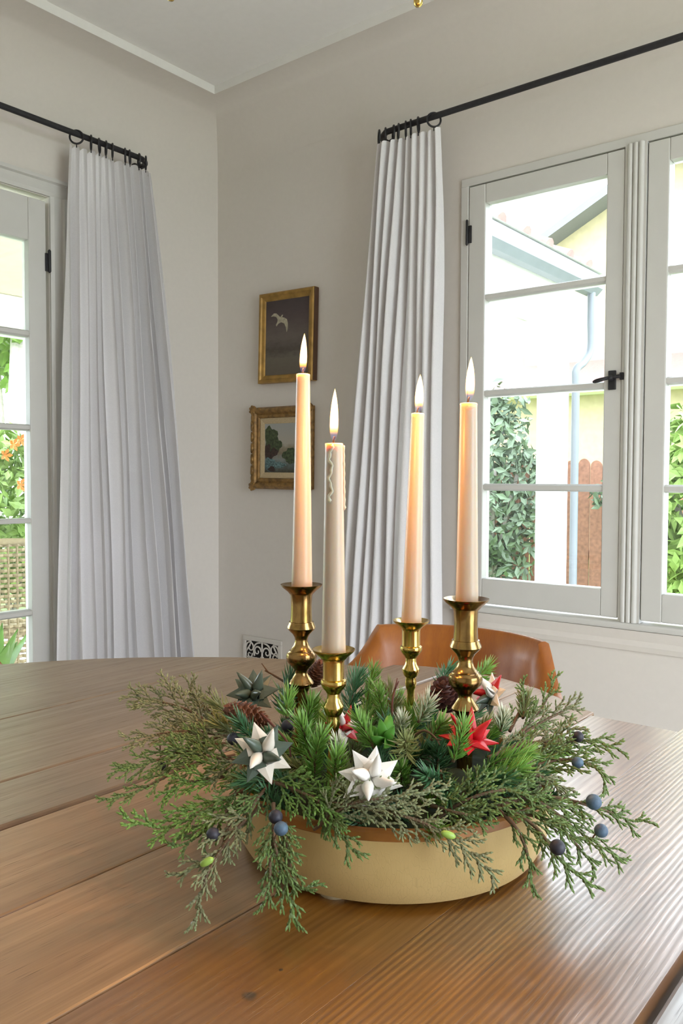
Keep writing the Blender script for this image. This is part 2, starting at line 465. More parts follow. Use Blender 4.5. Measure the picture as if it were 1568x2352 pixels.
M['paint_rock'] = simple('painted_rock', (0.04, 0.022, 0.015), 0.5, nscale=120, namt=0.6)
M['paint_water'] = simple('painted_water', (0.10, 0.17, 0.17), 0.5, nscale=160, namt=0.8)
M['paint_bird'] = simple('painted_gull', (0.40, 0.36, 0.26), 0.6, nscale=100, namt=0.25)

# ================================================================== ROOM SHELL
XL, YW, XN, YB, ZC = -2.48, 2.29, 1.72, -2.02, 2.52

def wall_grid(name, us, zs, holes, place, thick, mat):
    """one connected slab with openings; place(u, z, t) -> point, t = 0 room face, 1 outer face"""
    us = sorted(set(us + [h[0] for h in holes] + [h[1] for h in holes]))
    zs = sorted(set(zs + [h[2] for h in holes] + [h[3] for h in holes]))
    nu, nz = len(us), len(zs)
    solid = {}
    for i in range(nu - 1):
        for j in range(nz - 1):
            cu, cz = (us[i] + us[i + 1]) / 2, (zs[j] + zs[j + 1]) / 2
            solid[i, j] = not any(h[0] < cu < h[1] and h[2] < cz < h[3] for h in holes)
    vs = []; idx = {}
    def vid(i, j, t):
        if (i, j, t) not in idx:
            idx[i, j, t] = len(vs); vs.append(place(us[i], zs[j], t * thick))
        return idx[i, j, t]
    fs = []
    for (i, j), s in solid.items():
        if not s: continue
        q = [(i, j), (i + 1, j), (i + 1, j + 1), (i, j + 1)]
        fs.append(tuple(vid(a, b, 0) for a, b in q)); fs.append(tuple(vid(a, b, 1) for a, b in q)[::-1])
        for (di, dj), (a, b) in (((0, -1), (0, 1)), ((1, 0), (1, 2)), ((0, 1), (2, 3)), ((-1, 0), (3, 0))):
            if not solid.get((i + di, j + dj), False):
                p, r = q[a], q[b]
                fs.append((vid(*p, 0), vid(*p, 1), vid(*r, 1), vid(*r, 0)))
    return MB().add(vs, fs).build(name, mat, kind='structure')

WIN = (-1.328, 0.280, 0.712, 2.036)      # window opening in the right wall
WIN2 = (0.50, 1.50, 0.712, 2.036)         # unseen second window, added to light the left wall and ceiling
FD = (-0.05, 1.535, 0.0, 2.04)            # french doors in the left wall
wall_grid('wall_right', [XL - 0.14, XN + 0.14], [0, 2.72], [WIN, WIN2], lambda u, z, t: (u, YW + t, z), 0.14, M['wall'])
wall_grid('wall_left', [YB - 0.14, YW], [0, 2.72], [FD], lambda u, z, t: (XL - t, u, z), 0.14, M['wall'])
wall_grid('wall_near', [YB - 0.14, YW], [0, 2.72], [(0.1, 1.6, 0, 2.2)], lambda u, z, t: (XN + t, u, z), 0.14, M['wall'])  # opening in this unseen wall is added and sized to brighten the room
wall_grid('wall_back', [XL, XN], [0, 2.72], [], lambda u, z, t: (u, YB - t, z), 0.14, M['wall'])
MB().box((XL - 0.14, YB - 0.14, -0.12), (XN + 0.14, YW + 0.14, 0)).build('floor', M['floor'], kind='structure')

# coved ceiling: a quarter round from wall to ceiling, a small step up, then the flat field
cv = MB(); prof = []
CR = 0.19
for i in range(0, 13):
    a = pi / 2 * i / 12
    prof.append((CR - CR * cos(a) + 0.0002, ZC - CR + CR * sin(a)))
prof += [(0.20, ZC)]
def ring(d, z): return [(XL + d, YB + d, z), (XN - d, YB + d, z), (XN - d, YW - d, z), (XL + d, YW - d, z)]
vs = [p for d, z in prof for p in ring(d, z)]
fs = [(i * 4 + k, (i + 1) * 4 + k, (i + 1) * 4 + (k + 1) % 4, i * 4 + (k + 1) % 4) for i in range(len(prof) - 1) for k in range(4)]
cv.add(vs, fs).build('trim_6', M['wall'], smooth=35, kind='structure')
cv = MB()
cv.add(ring(0.20, ZC) + ring(0.20, ZC + 0.030), [(0, 4, 5, 1), (1, 5, 6, 2), (2, 6, 7, 3), (3, 7, 4, 0)])
cv.add(ring(0.20, ZC + 0.030), [(0, 3, 2, 1)])
# upper lid over everything
cv.add(ring(-0.14, ZC + 0.17) , [(0, 1, 2, 3)])
cvo = cv.build('ceiling', M['ceiling'], smooth=35, kind='structure')

# base boards
for nm, a, b in (('baseboard_right', (XL, YW - 0.018, 0), (XN, YW, 0.13)), ('baseboard_left', (XL, 1.63, 0), (XL + 0.018, YW - 0.02, 0.13))):
    MB().box(a, b).build(nm, M['trim'], bevel=0.004, kind='structure')

# ------------------------------------------------------------------ casement windows (right wall)
def bar(a, b): return MB().box(a, b)
PANE_Z = [(0.801, 1.078), (1.100, 1.372), (1.393, 1.671), (1.692, 1.970)]
def casement(n, xa, xb, ga, gb, hinge_x, latch):
    t = thing('window_%d' % n, (xa, YW, 0.72), kind='structure')
    y0, y1 = YW - 0.006, YW + 0.042
    bar((xa, y0, 0.722), (ga, y1, 2.029)).build('stile', M['trim'], t, bevel=0.003)
    bar((gb, y0, 0.722), (xb, y1, 2.029)).build('stile', M['trim'], t, bevel=0.003)
    bar((ga, y0 + 0.0008, 1.970), (gb, y1, 2.029)).build('rail', M['trim'], t, bevel=0.003)
    bar((ga, y0 + 0.0008, 0.722), (gb, y1, 0.801)).build('rail', M['trim'], t, bevel=0.003)
    for k in range(3):
        za, zb = PANE_Z[k][1], PANE_Z[k + 1][0]
        zc = (za + zb) / 2
        # glazing bar: moulded cross-section
        pr = [(y0 + 0.004, zc - 0.006), (y0 + 0.004, zc + 0.006), (y0 + 0.016, zb), (y1, zb), (y1, za), (y0 + 0.016, za)]
        MB().prism([(ga, y, z) for y, z in pr], (gb - ga, 0, 0)).build('muntin', M['trim'], t)
    for za, zb in PANE_Z:
        bar((ga - 0.004, YW + 0.020, za - 0.004), (gb + 0.004, YW + 0.0235, zb + 0.004)).build('pane', M['glass'], t)
    # dark edge strip of the outer insect-screen channel beside the hinge stile
    for hz in (1.882, 0.86):
        h = MB()
        s = 1 if hinge_x == xa else -1
        h.box((hinge_x - 0.002, y0 - 0.005, hz - 0.027), (hinge_x + s * 0.011, y0 + 0.001, hz + 0.027)) if s > 0 else h.box((hinge_x - 0.011, y0 - 0.005, hz - 0.027), (hinge_x + 0.002, y0 + 0.001, hz + 0.027))
        ho = h.build('hinge', M['iron'], t, bevel=0.001)
        MB().lathe([(0.002, -0.040), (0.0042, -0.037), (0.0042, 0.037), (0.002, 0.040)], (hinge_x - s * 0.003, y0 - 0.006, hz + 0.006 * s), seg=10).build('hinge_pin', M['iron'], ho, smooth=40)
    if latch:
        lx = -0.857
        lp = MB().box((lx - 0.011, y0 - 0.006, 1.366), (lx + 0.011, y0 + 0.0005, 1.420)).build('latch_plate', M['iron'], t, bevel=0.002)
        hb = MB()
        hb.lathe([(0.0075, 0), (0.0085, 0.006), (0.007, 0.016), (0.003, 0.02)], (lx, y0 - 0.005, 1.398), (0, -1, 0), 14)
        hb.build('latch_boss', M['iron'], lp, smooth=40)
        pts = spline([(lx + 0.026, y0 - 0.010, 1.402), (lx, y0 - 0.017, 1.399), (lx - 0.022, y0 - 0.026, 1.394), (lx - 0.045, y0 - 0.030, 1.388)], 14)
        MB().tube(pts, [0.0055, 0.0055, 0.005, 0.005, 0.0048, 0.0048, 0.005, 0.0052, 0.0055, 0.0058, 0.006, 0.006, 0.0052, 0.003], 10).build('latch_handle', M['iron'], lp, smooth=50)
        MB().box((-0.834, y0 - 0.010, 1.392), (-0.824, YW - 0.002, 1.412)).build('latch_keeper', M['iron'], t, bevel=0.001)
    return t
casement(1, -1.3235, -0.8325, -1.266, -0.882, -1.3235, True)
casement(2, -0.768, -0.277, -0.7115, -0.3335, -0.277, False)
casement(3, -0.2145, 0.2765, -0.1580, 0.2195, 0.2765, False)

casement(4, 0.5045, 0.998, 0.562, 0.940, 0.5045, False)  # both casements below fill the unseen window added for light
casement(5, 1.002, 1.4955, 1.060, 1.438, 1.4955, False)
def mullion(n, xa, xb):
    mb = MB(); W = xb - xa
    # reeded face: flat, then three half-round beads
    pr = [(xa, YW + 0.10), (xa, YW - 0.008)]
    nb = 3; fw = W * 0.12; bw = (W - 2 * fw) / nb
    for k in range(nb):
        for i in range(9):
            a = pi * i / 8
            pr.append((xa + fw + bw * k + bw / 2 - cos(a) * bw / 2 * 0.98, YW - 0.008 - sin(a) * 0.0085))
    pr += [(xb, YW - 0.008), (xb, YW + 0.10)]
    mb.prism([(x, y, 0.714) for x, y in pr], (0, 0, 2.035 - 0.714))
    mb.build('trim_%d' % n, M['trim'], smooth=30, kind='structure')
mullion(1, -0.8305, -0.7705)
mullion(2, -0.2750, -0.2165)
# frame round the opening: thin raised band on the wall
fr = MB()
t5 = thing('trim_3', (-0.5, YW, 2.05), kind='structure')
bar((-1.352, YW - 0.007, 0.70), (-1.3255, YW + 0.10, 2.0335)).build('jamb', M['trim'], t5, bevel=0.002)
bar((0.2785, YW - 0.007, 0.70), (0.305, YW + 0.10, 2.0335)).build('jamb', M['trim'], t5, bevel=0.002)
bar((-1.352, YW - 0.0065, 2.033), (0.305, YW + 0.10, 2.058)).build('head', M['trim'], t5, bevel=0.002)
t6 = thing('trim_4', (-0.5, YW, 0.7), kind='structure')
bar((-1.375, YW - 0.020, 0.694), (0.33, YW + 0.12, 0.7135)).build('sill', M['trim'], t6, bevel=0.006)
MB().prism([(-1.36, y, z) for y, z in ((YW + 0.001, 0.635), (YW - 0.006, 0.635), (YW - 0.010, 0.650), (YW - 0.008, 0.665), (YW - 0.016, 0.6935), (YW + 0.001, 0.6935))], (1.68, 0, 0)).build('apron', M['wall'], t6)

# ------------------------------------------------------------------ french doors (left wall)
DP = [(0.386, 0.655), (0.678, 0.963), (0.980, 1.268), (1.288, 1.573), (1.595, 1.885)]
def door_leaf(n, ya, yb, hinge_y, knob_y):
    t = thing('door_%d' % n, (XL, (ya + yb) / 2, 0.01), kind='structure')
    x0, x1 = XL - 0.042, XL + 0.002
    st = 0.062 if n == 1 else 0.062
    ga, gb = ya + st, yb - st
    bar((x0, ya, 0.012), (x1, ga, 2.024)).build('stile', M['trim'], t, bevel=0.003)
    bar((x0, gb, 0.012), (x1, yb, 2.024)).build('stile', M['trim'], t, bevel=0.003)
    bar((x0, ga, 1.885), (x1 - 0.0008, gb, 2.024)).build('rail', M['trim'], t, bevel=0.003)
    bar((x0, ga, 0.012), (x1 - 0.0008, gb, 0.386)).build('rail', M['trim'], t, bevel=0.003)
    ym = (ga + gb) / 2
    for k in range(4):
        za, zb = DP[k][1], DP[k + 1][0]; zc = (za + zb) / 2
        pr = [(x1 - 0.004, zc - 0.006), (x1 - 0.004, zc + 0.006), (x1 - 0.014, zb), (x0, zb), (x0, za), (x1 - 0.014, za)]
        MB().prism([(x, ga, z) for x, z in pr], (0, gb - ga, 0)).build('muntin', M['trim'], t)
    pr = [(x1 - 0.005, ym - 0.006), (x1 - 0.005, ym + 0.006), (x1 - 0.014, ym + 0.011), (x0 + 0.001, ym + 0.011), (x0 + 0.001, ym - 0.011), (x1 - 0.014, ym - 0.011)]
    MB().prism([(x, y, 0.386) for x, y in pr], (0, 0, 1.885 - 0.386)).build('muntin', M['trim'], t)
    for za, zb in DP:
        for a, b in ((ga, ym - 0.011), (ym + 0.011, gb)):
            bar((XL - 0.026, a - 0.003, za - 0.003), (XL - 0.0225, b + 0.003, zb + 0.003)).build('pane', M['glass'], t)
    for hz in (1.827, 0.25):
        s = 1 if hinge_y > (ya + yb) / 2 else -1
        ho = MB().box((x1 - 0.001, hinge_y - 0.008, hz - 0.031), (x1 + 0.005, hinge_y + 0.004, hz + 0.028)).build('hinge', M['iron'], t, bevel=0.001)
        MB().lathe([(0.002, -0.038), (0.0055, -0.034), (0.0055, 0.034), (0.002, 0.038)], (x1 + 0.005, hinge_y + 0.006 * s, hz + 0.003), seg=10).build('hinge_pin', M['iron'], ho, smooth=40)
    kb = MB().lathe([(0.022, 0), (0.024, 0.004), (0.009, 0.008), (0.009, 0.035), (0.022, 0.045), (0.027, 0.058), (0.02, 0.07), (0.004, 0.075)], (x1, knob_y, 0.95), (1, 0, 0), 18)
    kb.build('handle', M['iron'], t, smooth=50)
door_leaf(1, 0.744, 1.5235, 1.527, 0.775)
door_leaf(2, -0.040, 0.740, -0.043, 0.709)
t7 = thing('trim_5', (XL, 0.74, 2.09), kind='structure')
def casing_profile(u0, u1):
    # stepped flat casing with a back band, u measured from the opening outward
    return [(0.0, 0.0), (0.0, 0.010), (0.012, 0.014), (0.030, 0.012), (0.042, 0.012), (0.046, 0.022), (0.058, 0.022), (0.058, 0.0)]
cp = casing_profile(0, 0)
MB().prism([(XL + d, 1.536 + u, 0.0) for u, d in cp], (0, 0, 2.042)).build('casing', M['trim'], t7)
MB().prism([(XL + d, -0.051 - u, 0.0) for u, d in cp], (0, 0, 2.042)).build('casing', M['trim'], t7)
MB().prism([(XL + d, -0.109, 2.042 + u) for u, d in cp], (0, 1.703, 0)).build('casing', M['trim'], t7)
bar((XL - 0.138, 1.5255, 0.0), (XL - 0.046, 1.5345, 2.039)).build('door_stop', M['trim'], t7)

# ------------------------------------------------------------------ floor register on the right wall
vg = thing('vent_grille', (-2.227, YW, 0.41), 'cream painted cast metal vent grille low on the wall behind the table', 'vent')
VX0, VX1, VZ0, VZ1 = -2.331, -2.123, 0.325, 0.492
bar((VX0 + 0.012, YW - 0.003, VZ0 + 0.012), (VX1 - 0.012, YW - 0.0005, VZ1 - 0.012)).build('shade_plate', M['dark'], vg)  # solid dark plate standing in for the shade inside the duct
for a, b in (((VX0, VZ0), (VX1, VZ0 + 0.017)), ((VX0, VZ1 - 0.017), (VX1, VZ1)), ((VX0, VZ0 + 0.017), (VX0 + 0.017, VZ1 - 0.017)), ((VX1 - 0.017, VZ0 + 0.017), (VX1, VZ1 - 0.017))):
    bar((a[0], YW - 0.010, a[1]), (b[0], YW, b[1])).build('frame_bar', M['ventpaint'], vg, bevel=0.002)
scw = MB()
cxv, czv = (VX0 + VX1) / 2, (VZ0 + VZ1) / 2
def spiral(cx_, cz_, r, a0, turns, sgn, w=0.0036):
    pts = []
    for i in range(22):
        u = i / 21; a = a0 + sgn * turns * 2 * pi * u
        rr = r * (1 - 0.8 * u)
        pts.append((cx_ + rr * cos(a), YW - 0.0062, cz_ + rr * sin(a)))
    scw.tube(pts, [w * (1 - 0.35 * i / 21) for i in range(22)], 6)
for sx_ in (-1, 1):
    for sz_ in (-1, 1):
        spiral(cxv + sx_ * 0.064, czv + sz_ * 0.040, 0.024, pi / 2 * (1 - sx_) , 1.2, sx_ * sz_)
        spiral(cxv + sx_ * 0.026, czv + sz_ * 0.028, 0.022, pi / 2 * (1 + sx_), 1.1, -sx_ * sz_)
        spiral(cxv + sx_ * 0.068, czv + sz_ * 0.012, 0.015, 0.4, 1.0, sx_ * sz_, 0.003)
        scw.tube(spline([(cxv + sx_ * 0.008, YW - 0.006, czv + sz_ * 0.064), (cxv + sx_ * 0.03, YW - 0.006, czv + sz_ * 0.058), (cxv + sx_ * 0.046, YW - 0.006, czv + sz_ * 0.04), (cxv + sx_ * 0.042, YW - 0.006, czv + sz_ * 0.008)], 10), 0.0036, 6)
        scw.tube(spline([(cxv + sx_ * 0.09, YW - 0.006, czv + sz_ * 0.066), (cxv + sx_ * 0.06, YW - 0.006, czv + sz_ * 0.062), (cxv + sx_ * 0.088, YW - 0.006, czv + sz_ * 0.02)], 8), 0.0034, 6)
scw.sphere((cxv, YW - 0.006, czv), 0.012, 12, 8, (1, 0.4, 1))
scw.tube([(cxv, YW - 0.006, VZ0 + 0.012), (cxv, YW - 0.006, VZ1 - 0.012)], 0.0036, 6)
scw.tube([(VX0 + 0.012, YW - 0.006, czv), (VX1 - 0.012, YW - 0.006, czv)], 0.0036, 6)
scw.build('scrollwork', M['ventpaint'], vg, smooth=True, kind='stuff')

# ------------------------------------------------------------------ curtain rods, rings, curtains
def rod(name, pts, label):
    r = thing(name, pts[0], label, 'curtain rod')
    MB().tube(spline(pts, 60), 0.0095, 12).build('rod_bar', M['iron'], r, smooth=50)
    e = pts[-1]
    return r
rl = rod('curtain_rod', [(XL + 0.098, -0.25, 2.236), (XL + 0.098, 0.6, 2.236), (XL + 0.098, 1.5, 2.236), (XL + 0.098, 1.80, 2.236), (XL + 0.090, 1.852, 2.236), (XL + 0.06, 1.882, 2.236), (XL + 0.004, 1.886, 2.236)], 'black iron curtain rod above the french door, on the left wall')
MB().lathe([(0.02, 0), (0.02, 0.005), (0.012, 0.008)], (XL, 1.886, 2.236), (1, 0, 0), 16).build('wall_flange', M['iron'], rl, smooth=40)
rr = rod('curtain_rod', [(0.55, YW - 0.098, 2.236), (-0.4, YW - 0.098, 2.236), (-1.3, YW - 0.098, 2.236), (-1.545, YW - 0.098, 2.236), (-1.590, YW - 0.090, 2.236), (-1.622, YW - 0.055, 2.236), (-1.626, YW - 0.004, 2.236)], 'black iron curtain rod over the casement windows, on the right wall')
MB().lathe([(0.02, 0), (0.02, 0.005), (0.012, 0.008)], (-1.626, YW, 2.236), (0, -1, 0), 16).build('wall_flange', M['iron'], rr, smooth=40)
for r_, p in ((rl, (XL, 0.3, 2.236)), (rr, (-0.2, YW, 2.236))):
    q = Vector(p); inn = Vector((1, 0, 0)) if r_ is rl else Vector((0, -1, 0))
    MB().tube([q, q + inn * 0.09, q + inn * 0.098 + Vector((0, 0, -0.008))], 0.006, 8).build('bracket', M['iron'], r_, smooth=40)

def curtain(name, wall, topa, topb, bota, botb, ztop, zbot, label, nfold, seed, ring_us, lead):
    """a gathered panel: u runs along the wall, d away from it; lead = depth of the folds"""
    rg = random.Random(seed)
    NU, NZ = 260, 60
    ph = [rg.uniform(0, 6.28) for _ in range(6)]
    warp = [rg.uniform(-0.35, 0.35) for _ in range(nfold + 2)]
    vs = []
    for j in range(NZ + 1):
        v = j / NZ; z = ztop + (zbot - ztop) * v
        spread = v ** 0.85
        for i in range(NU + 1):
            u = i / NU
            k = u * nfold; ki = min(int(k), nfold); wv = warp[ki] * (1 - (k - ki)) + warp[min(ki + 1, nfold + 1)] * (k - ki)
            pos = (topa + (topb - topa) * u) * (1 - spread) + (bota + (botb - bota) * u) * spread
            # pinch pleats at the head open out into soft rolls below
            head = max(0.0, 1 - v / 0.10)
            a = 2 * pi * (k + wv * 0.9 * min(1, v * 3)) + 0.5 * sin(v * 3 + ph[0])
            amp = (0.020 + 0.018 * sin(u * 5.1 + ph[1]) * 0.5 + 0.012 * spread) * (1 - 0.30 * head)
            fold = sin(a) + 0.28 * sin(2 * a + ph[2] + v) + 0.22 * sin(a * 0.5 + ph[3])
            d = 0.085 + amp * fold + head * 0.012 * abs(sin(a)) + 0.006 * sin(v * 9 + u * 14 + ph[4])
            pos += 0.009 * cos(a) * (0.4 + 0.6 * spread)
            d = max(0.025, d + lead * spread)
            z2 = z + (0.006 * cos(a) - 0.010 * (1 - abs(cos(a / 2)))) * (1 if j == 0 else 0)
            vs.append((XL + d, pos, z2) if wall == 'L' else (pos, YW - d, z2))
    fs = [(j * (NU + 1) + i, j * (NU + 1) + i + 1, (j + 1) * (NU + 1) + i + 1, (j + 1) * (NU + 1) + i) for j in range(NZ) for i in range(NU)]
    t = thing(name, (XL + 0.09, (bota + botb) / 2, zbot) if wall == 'L' else ((bota + botb) / 2, YW - 0.09, zbot), label, 'curtain')
    MB().add(vs, fs).build('panel', M['curtain'], t, smooth=True)
    for u in ring_us:
        p = topa + (topb - topa) * u
        pts = []
        yaw = rg.uniform(-0.75, -0.45) if u != ring_us[0] else 0.8
        for k in range(25):
            a = 2 * pi * k / 24
            e1 = 0.0215 * cos(a); e2 = 0.0215 * sin(a)
            if wall == 'L': pts.append((XL + 0.098 + e1 * cos(yaw), p + e1 * sin(yaw), 2.226 + e2))
            else: pts.append((p + e1 * sin(yaw), YW - 0.098 + e1 * cos(yaw), 2.226 + e2))
        rb = MB().tube(pts, 0.0032, 7, cap=False)
        c = Vector(pts[18])
        rb.tube([c, c + Vector((0, 0, -0.012))], 0.0018, 6)
        rb.build('curtain_ring', M['iron'], t, smooth=50)
    return t
curtain('curtain', 'L', 1.556, 1.880, 1.500, 2.105, 2.196, 0.03, 'long white pleated curtain hanging beside the french door, left of the corner', 12, 3, (0.07, 0.24, 0.34, 0.42, 0.5, 0.66, 0.72, 0.84, 0.93), 0.02)
curtain('curtain', 'R', -1.383, -1.622, -1.366, -1.815, 2.196, 0.03, 'long white pleated curtain on the right wall, between small pictures and casement window', 9, 11, (0.06, 0.3, 0.42, 0.5, 0.62, 0.7, 0.83, 0.94), 0.01)

# ------------------------------------------------------------------ pictures
def framed(name, label, x0, x1, z0, z1, tilt, fw, depth, side):
    loc = ((x0 + x1) / 2, YW, (z0 + z1) / 2)
    t = thing(name, loc, label, 'picture')
    return t
def rect_frame(t, x0, x1, z0, z1, prof, mat, name):
    """mitred frame: prof = [(inset, depth)]"""
    vs = []; n = len(prof)
    for u, d in prof:
        vs += [(x0 + u, YW - d, z0 + u), (x1 - u, YW - d, z0 + u), (x1 - u, YW - d, z1 - u), (x0 + u, YW - d, z1 - u)]
    # four mitred members, each an object of its own
    for k in range(4):
        k2 = (k + 1) % 4
        pv = [vs[i * 4 + k] for i in range(n)] + [vs[i * 4 + k2] for i in range(n)]
        fs = [(i, i + 1, n + i + 1, n + i) for i in range(n - 1)] + [(n - 1, 0, n, 2 * n - 1), tuple(range(n))[::-1], tuple(range(n, 2 * n))]
        MB().add(pv, fs).build(name, mat, t)
pg = thing('framed_picture', (-2.095, YW, 1.64), 'small gilt framed painting of a white gull in a dusky sky', 'picture')
GX0, GX1, GZ0, GZ1 = -2.226, -1.950, 1.474, 1.812
rect_frame(pg, GX0, GX1, GZ0, GZ1, [(0.0, 0.003), (0.0, 0.026), (0.004, 0.030), (0.012, 0.030), (0.016, 0.025), (0.026, 0.022), (0.031, 0.017), (0.031, 0.003)], M['gold'], 'frame_member')
bar((GX1 + 0.0004, YW - 0.0255, GZ0 + 0.002), (GX1 + 0.003, YW - 0.004, GZ1 - 0.002)).build('frame_side', M['frameside'], pg)
bar((GX0 + 0.029, YW - 0.018, GZ0 + 0.029), (GX1 - 0.029, YW - 0.012, GZ1 - 0.029)).build('canvas', M['sea'], pg)
gx, gz = -2.122, 1.705
S = 0.98
bird = [(-0.052, 0.020), (-0.036, 0.031), (-0.022, 0.030), (-0.010, 0.021), (0.000, 0.014), (0.010, 0.022), (0.015, 0.022), (0.010, 0.013), (0.022, 0.010), (0.036, 0.003), (0.041, -0.010), (0.042, -0.030), (0.036, -0.046), (0.031, -0.026), (0.022, -0.012), (0.006, -0.006), (-0.010, -0.010), (-0.020, -0.020), (-0.024, -0.014), (-0.016, -0.004), (-0.014, 0.005), (-0.022, 0.016), (-0.038, 0.020)]
MB().prism([(gx + a * S * 0.95, YW - 0.0185, gz + b * S) for a, b in bird], (0, 0.0006, 0)).build('painted_gull', M['paint_bird'], pg)
pg.rotation_euler = (0, radians(1.4), 0)

pl = thing('framed_picture', (-2.115, YW, 1.23), 'small landscape painting in a heavy carved gilt frame with linen liner', 'picture')
LX0, LX1, LZ0, LZ1 = -2.266, -1.960, 1.073, 1.386
rect_frame(pl, LX0, LX1, LZ0, LZ1, [(0.003, 0.003), (0.003, 0.014), (0.000, 0.018), (0.006, 0.028), (0.013, 0.033), (0.021, 0.031), (0.027, 0.024), (0.031, 0.026), (0.038, 0.026), (0.042, 0.022), (0.042, 0.003)], M['golddark'], 'frame_member')
rect_frame(pl, LX0 + 0.0425, LX1 - 0.0425, LZ0 + 0.0425, LZ1 - 0.0425, [(0.0, 0.003), (0.0, 0.021), (0.004, 0.022), (0.020, 0.018), (0.023, 0.016), (0.023, 0.003)], M['linen'], 'liner_member')
for sx_ in (0, 1):
    for sz_ in (0, 1):
        cb = MB(); cx_, cz_ = (LX0 + 0.010, LX1 - 0.010)[sx_], (LZ0 + 0.010, LZ1 - 0.010)[sz_]
        cb.sphere((cx_, YW - 0.027, cz_), 0.017, 14, 9, (1, 0.6, 1))
        for k in range(7):
            a = 2 * pi * k / 7
            cb.sphere((cx_ + 0.013 * cos(a), YW - 0.031, cz_ + 0.013 * sin(a)), 0.006, 8, 6, (1, 0.7, 1))
        for sg in (0, 1):
            du = (0.030, 0) if sg else (0, 0.030)
            cb.sphere((cx_ + du[0] * (1 - 2 * sx_), YW - 0.029, cz_ + du[1] * (1 - 2 * sz_)), 0.011, 10, 7, (1.5, 0.55, 0.8) if sg else (0.8, 0.55, 1.5))
        cb.build('corner_ornament', M['golddark'], pl, smooth=True)
for sx_ in (0, 1):
    for k in range(5):
        cb = MB(); z_ = LZ0 + 0.07 + 0.043 * k; x_ = (LX0 + 0.008, LX1 - 0.008)[sx_]
        cb.tube(spline([(x_ - 0.006, YW - 0.027, z_ - 0.018), (x_ + 0.006, YW - 0.034, z_), (x_ - 0.004, YW - 0.030, z_ + 0.020)], 9), [0.002, 0.005, 0.0065, 0.0075, 0.0075, 0.007, 0.006, 0.004, 0.002], 8)
        cb.build('carved_leaf', M['golddark'], pl, smooth=True)
bar((LX0 + 0.062, YW - 0.017, LZ0 + 0.062), (LX1 - 0.062, YW - 0.011, LZ1 - 0.062)).build('canvas', M['land'], pl)
def blob(cx_, cz_, rx, rz, seed, n=26, am=0.28):
    r_ = random.Random(seed); ph = [r_.uniform(0, 6.28) for _ in range(5)]
    out = []
    for k in range(n):
        a = 2 * pi * k / n
        q = 1 + am * (sin(3 * a + ph[0]) * 0.5 + sin(5 * a + ph[1]) * 0.35 + sin(9 * a + ph[2]) * 0.25)
        out.append((cx_ + rx * q * cos(a), YW - 0.0172 - 0.00012 * seed, cz_ + rz * q * sin(a)))
    return out
for cx_, cz_, rx, rz, mm, nm, sd in ((-2.172, 1.268, 0.034, 0.044, 'paint_tree', 'painted_tree', 1), (-2.145, 1.243, 0.030, 0.030, 'paint_tree', 'painted_tree', 7), (-2.180, 1.216, 0.030, 0.030, 'paint_rock', 'painted_trunk', 2), (-2.150, 1.214, 0.018, 0.016, 'paint_rock', 'painted_bank', 8), (-2.172, 1.168, 0.030, 0.024, 'paint_water', 'painted_water', 3), (-2.125, 1.165, 0.030, 0.012, 'paint_water', 'painted_water', 4), (-2.165, 1.150, 0.018, 0.010, 'paint_rock', 'painted_rock', 5), (-2.070, 1.20, 0.035, 0.03, 'paint_tree', 'painted_tree', 6)):
    pts = [(min(max(p[0], LX0 + 0.066), LX1 - 0.066), p[1], min(max(p[2], LZ0 + 0.066), LZ1 - 0.066)) for p in blob(cx_, cz_, rx, rz, sd)]
    MB().prism(pts, (0, 0.0003, 0)).build(nm, M[mm], pl)
pl.rotation_euler = (0, radians(0.6), 0)

# ================================================================== TABLE
TZ = 0.75
tb = thing('dining_table', (-0.72, 0.55, 0.0), 'large old round dining table of wide worn wooden planks', 'table')
def near_y(x):
    dx = (x + 0.70) / 0.86
    return 0.55 - 0.80 * sqrt(max(0.0, 1 - dx * dx))
def far_left(x):
    # measured rim of the rounded left end
    P = [(-1.56, 0.55), (-1.545, 0.70), (-1.505, 0.817), (-1.461, 0.884), (-1.389, 0.985), (-1.284, 1.086), (-1.186, 1.163), (-1.114, 1.203), (-1.02, 1.236), (-0.916, 1.255)]
    for (a, b), (c, d) in zip(P, P[1:]):
        if a <= x <= c: return b + (d - b) * (x - a) / (c - a)
    return P[0][1] if x < P[0][0] else P[-1][1]
def far_mid(x):
    P = [(-0.917, 1.300), (-0.86, 1.332), (-0.796, 1.347), (-0.70, 1.341), (-0.61, 1.311), (-0.49, 1.232)]
    for (a, b), (c, d) in zip(P, P[1:]):
        if a <= x <= c: return b + (d - b) * (x - a) / (c - a)
    return P[0][1] if x < P[0][0] else P[-1][1]
def plank(xa, xb, fy, mat, th=0.034, dz=0.0, tilt=0.0, bev=0.0025, wob=0.0):
    n = 9; r_ = random.Random(int(xa * 1000))
    top = []; 
    xs = [xa + (xb - xa) * i / (n - 1) for i in range(n)]
    lo = [(x, near_y(x)) for x in xs]; hi = [(x, fy(x)) for x in xs]
    m_ = 44
    def side(x, y0, y1, sgn):
        out = []
        for i in range(1, m_):
            u = i / m_
            y = y0 + (y1 - y0) * u
            out.append((x + sgn * wob * (noise.noise((y * 22, x * 7, 0.3)) + 0.6 * noise.noise((y * 60, x * 7, 4.3))), y))
        return out
    poly = lo + side(xb, lo[-1][1], hi[-1][1], -1) + hi[::-1] + side(xa, hi[0][1], lo[0][1], 1)
    pts = [(x, y, TZ - th + dz) for x, y in poly]
    mb = MB().prism(pts, (0, 0, th))
    if tilt:
        for p in mb.v: p.z += (p.x - xa) * tilt
    mb.build('plank', mat, tb, bevel=bev)
fl, fm = far_left, far_mid
plank(-1.558, -1.1565, fl, M['plank_brown'])
plank(-1.1555, -0.9165, fl, M['plank_brown'], wob=0.0006)
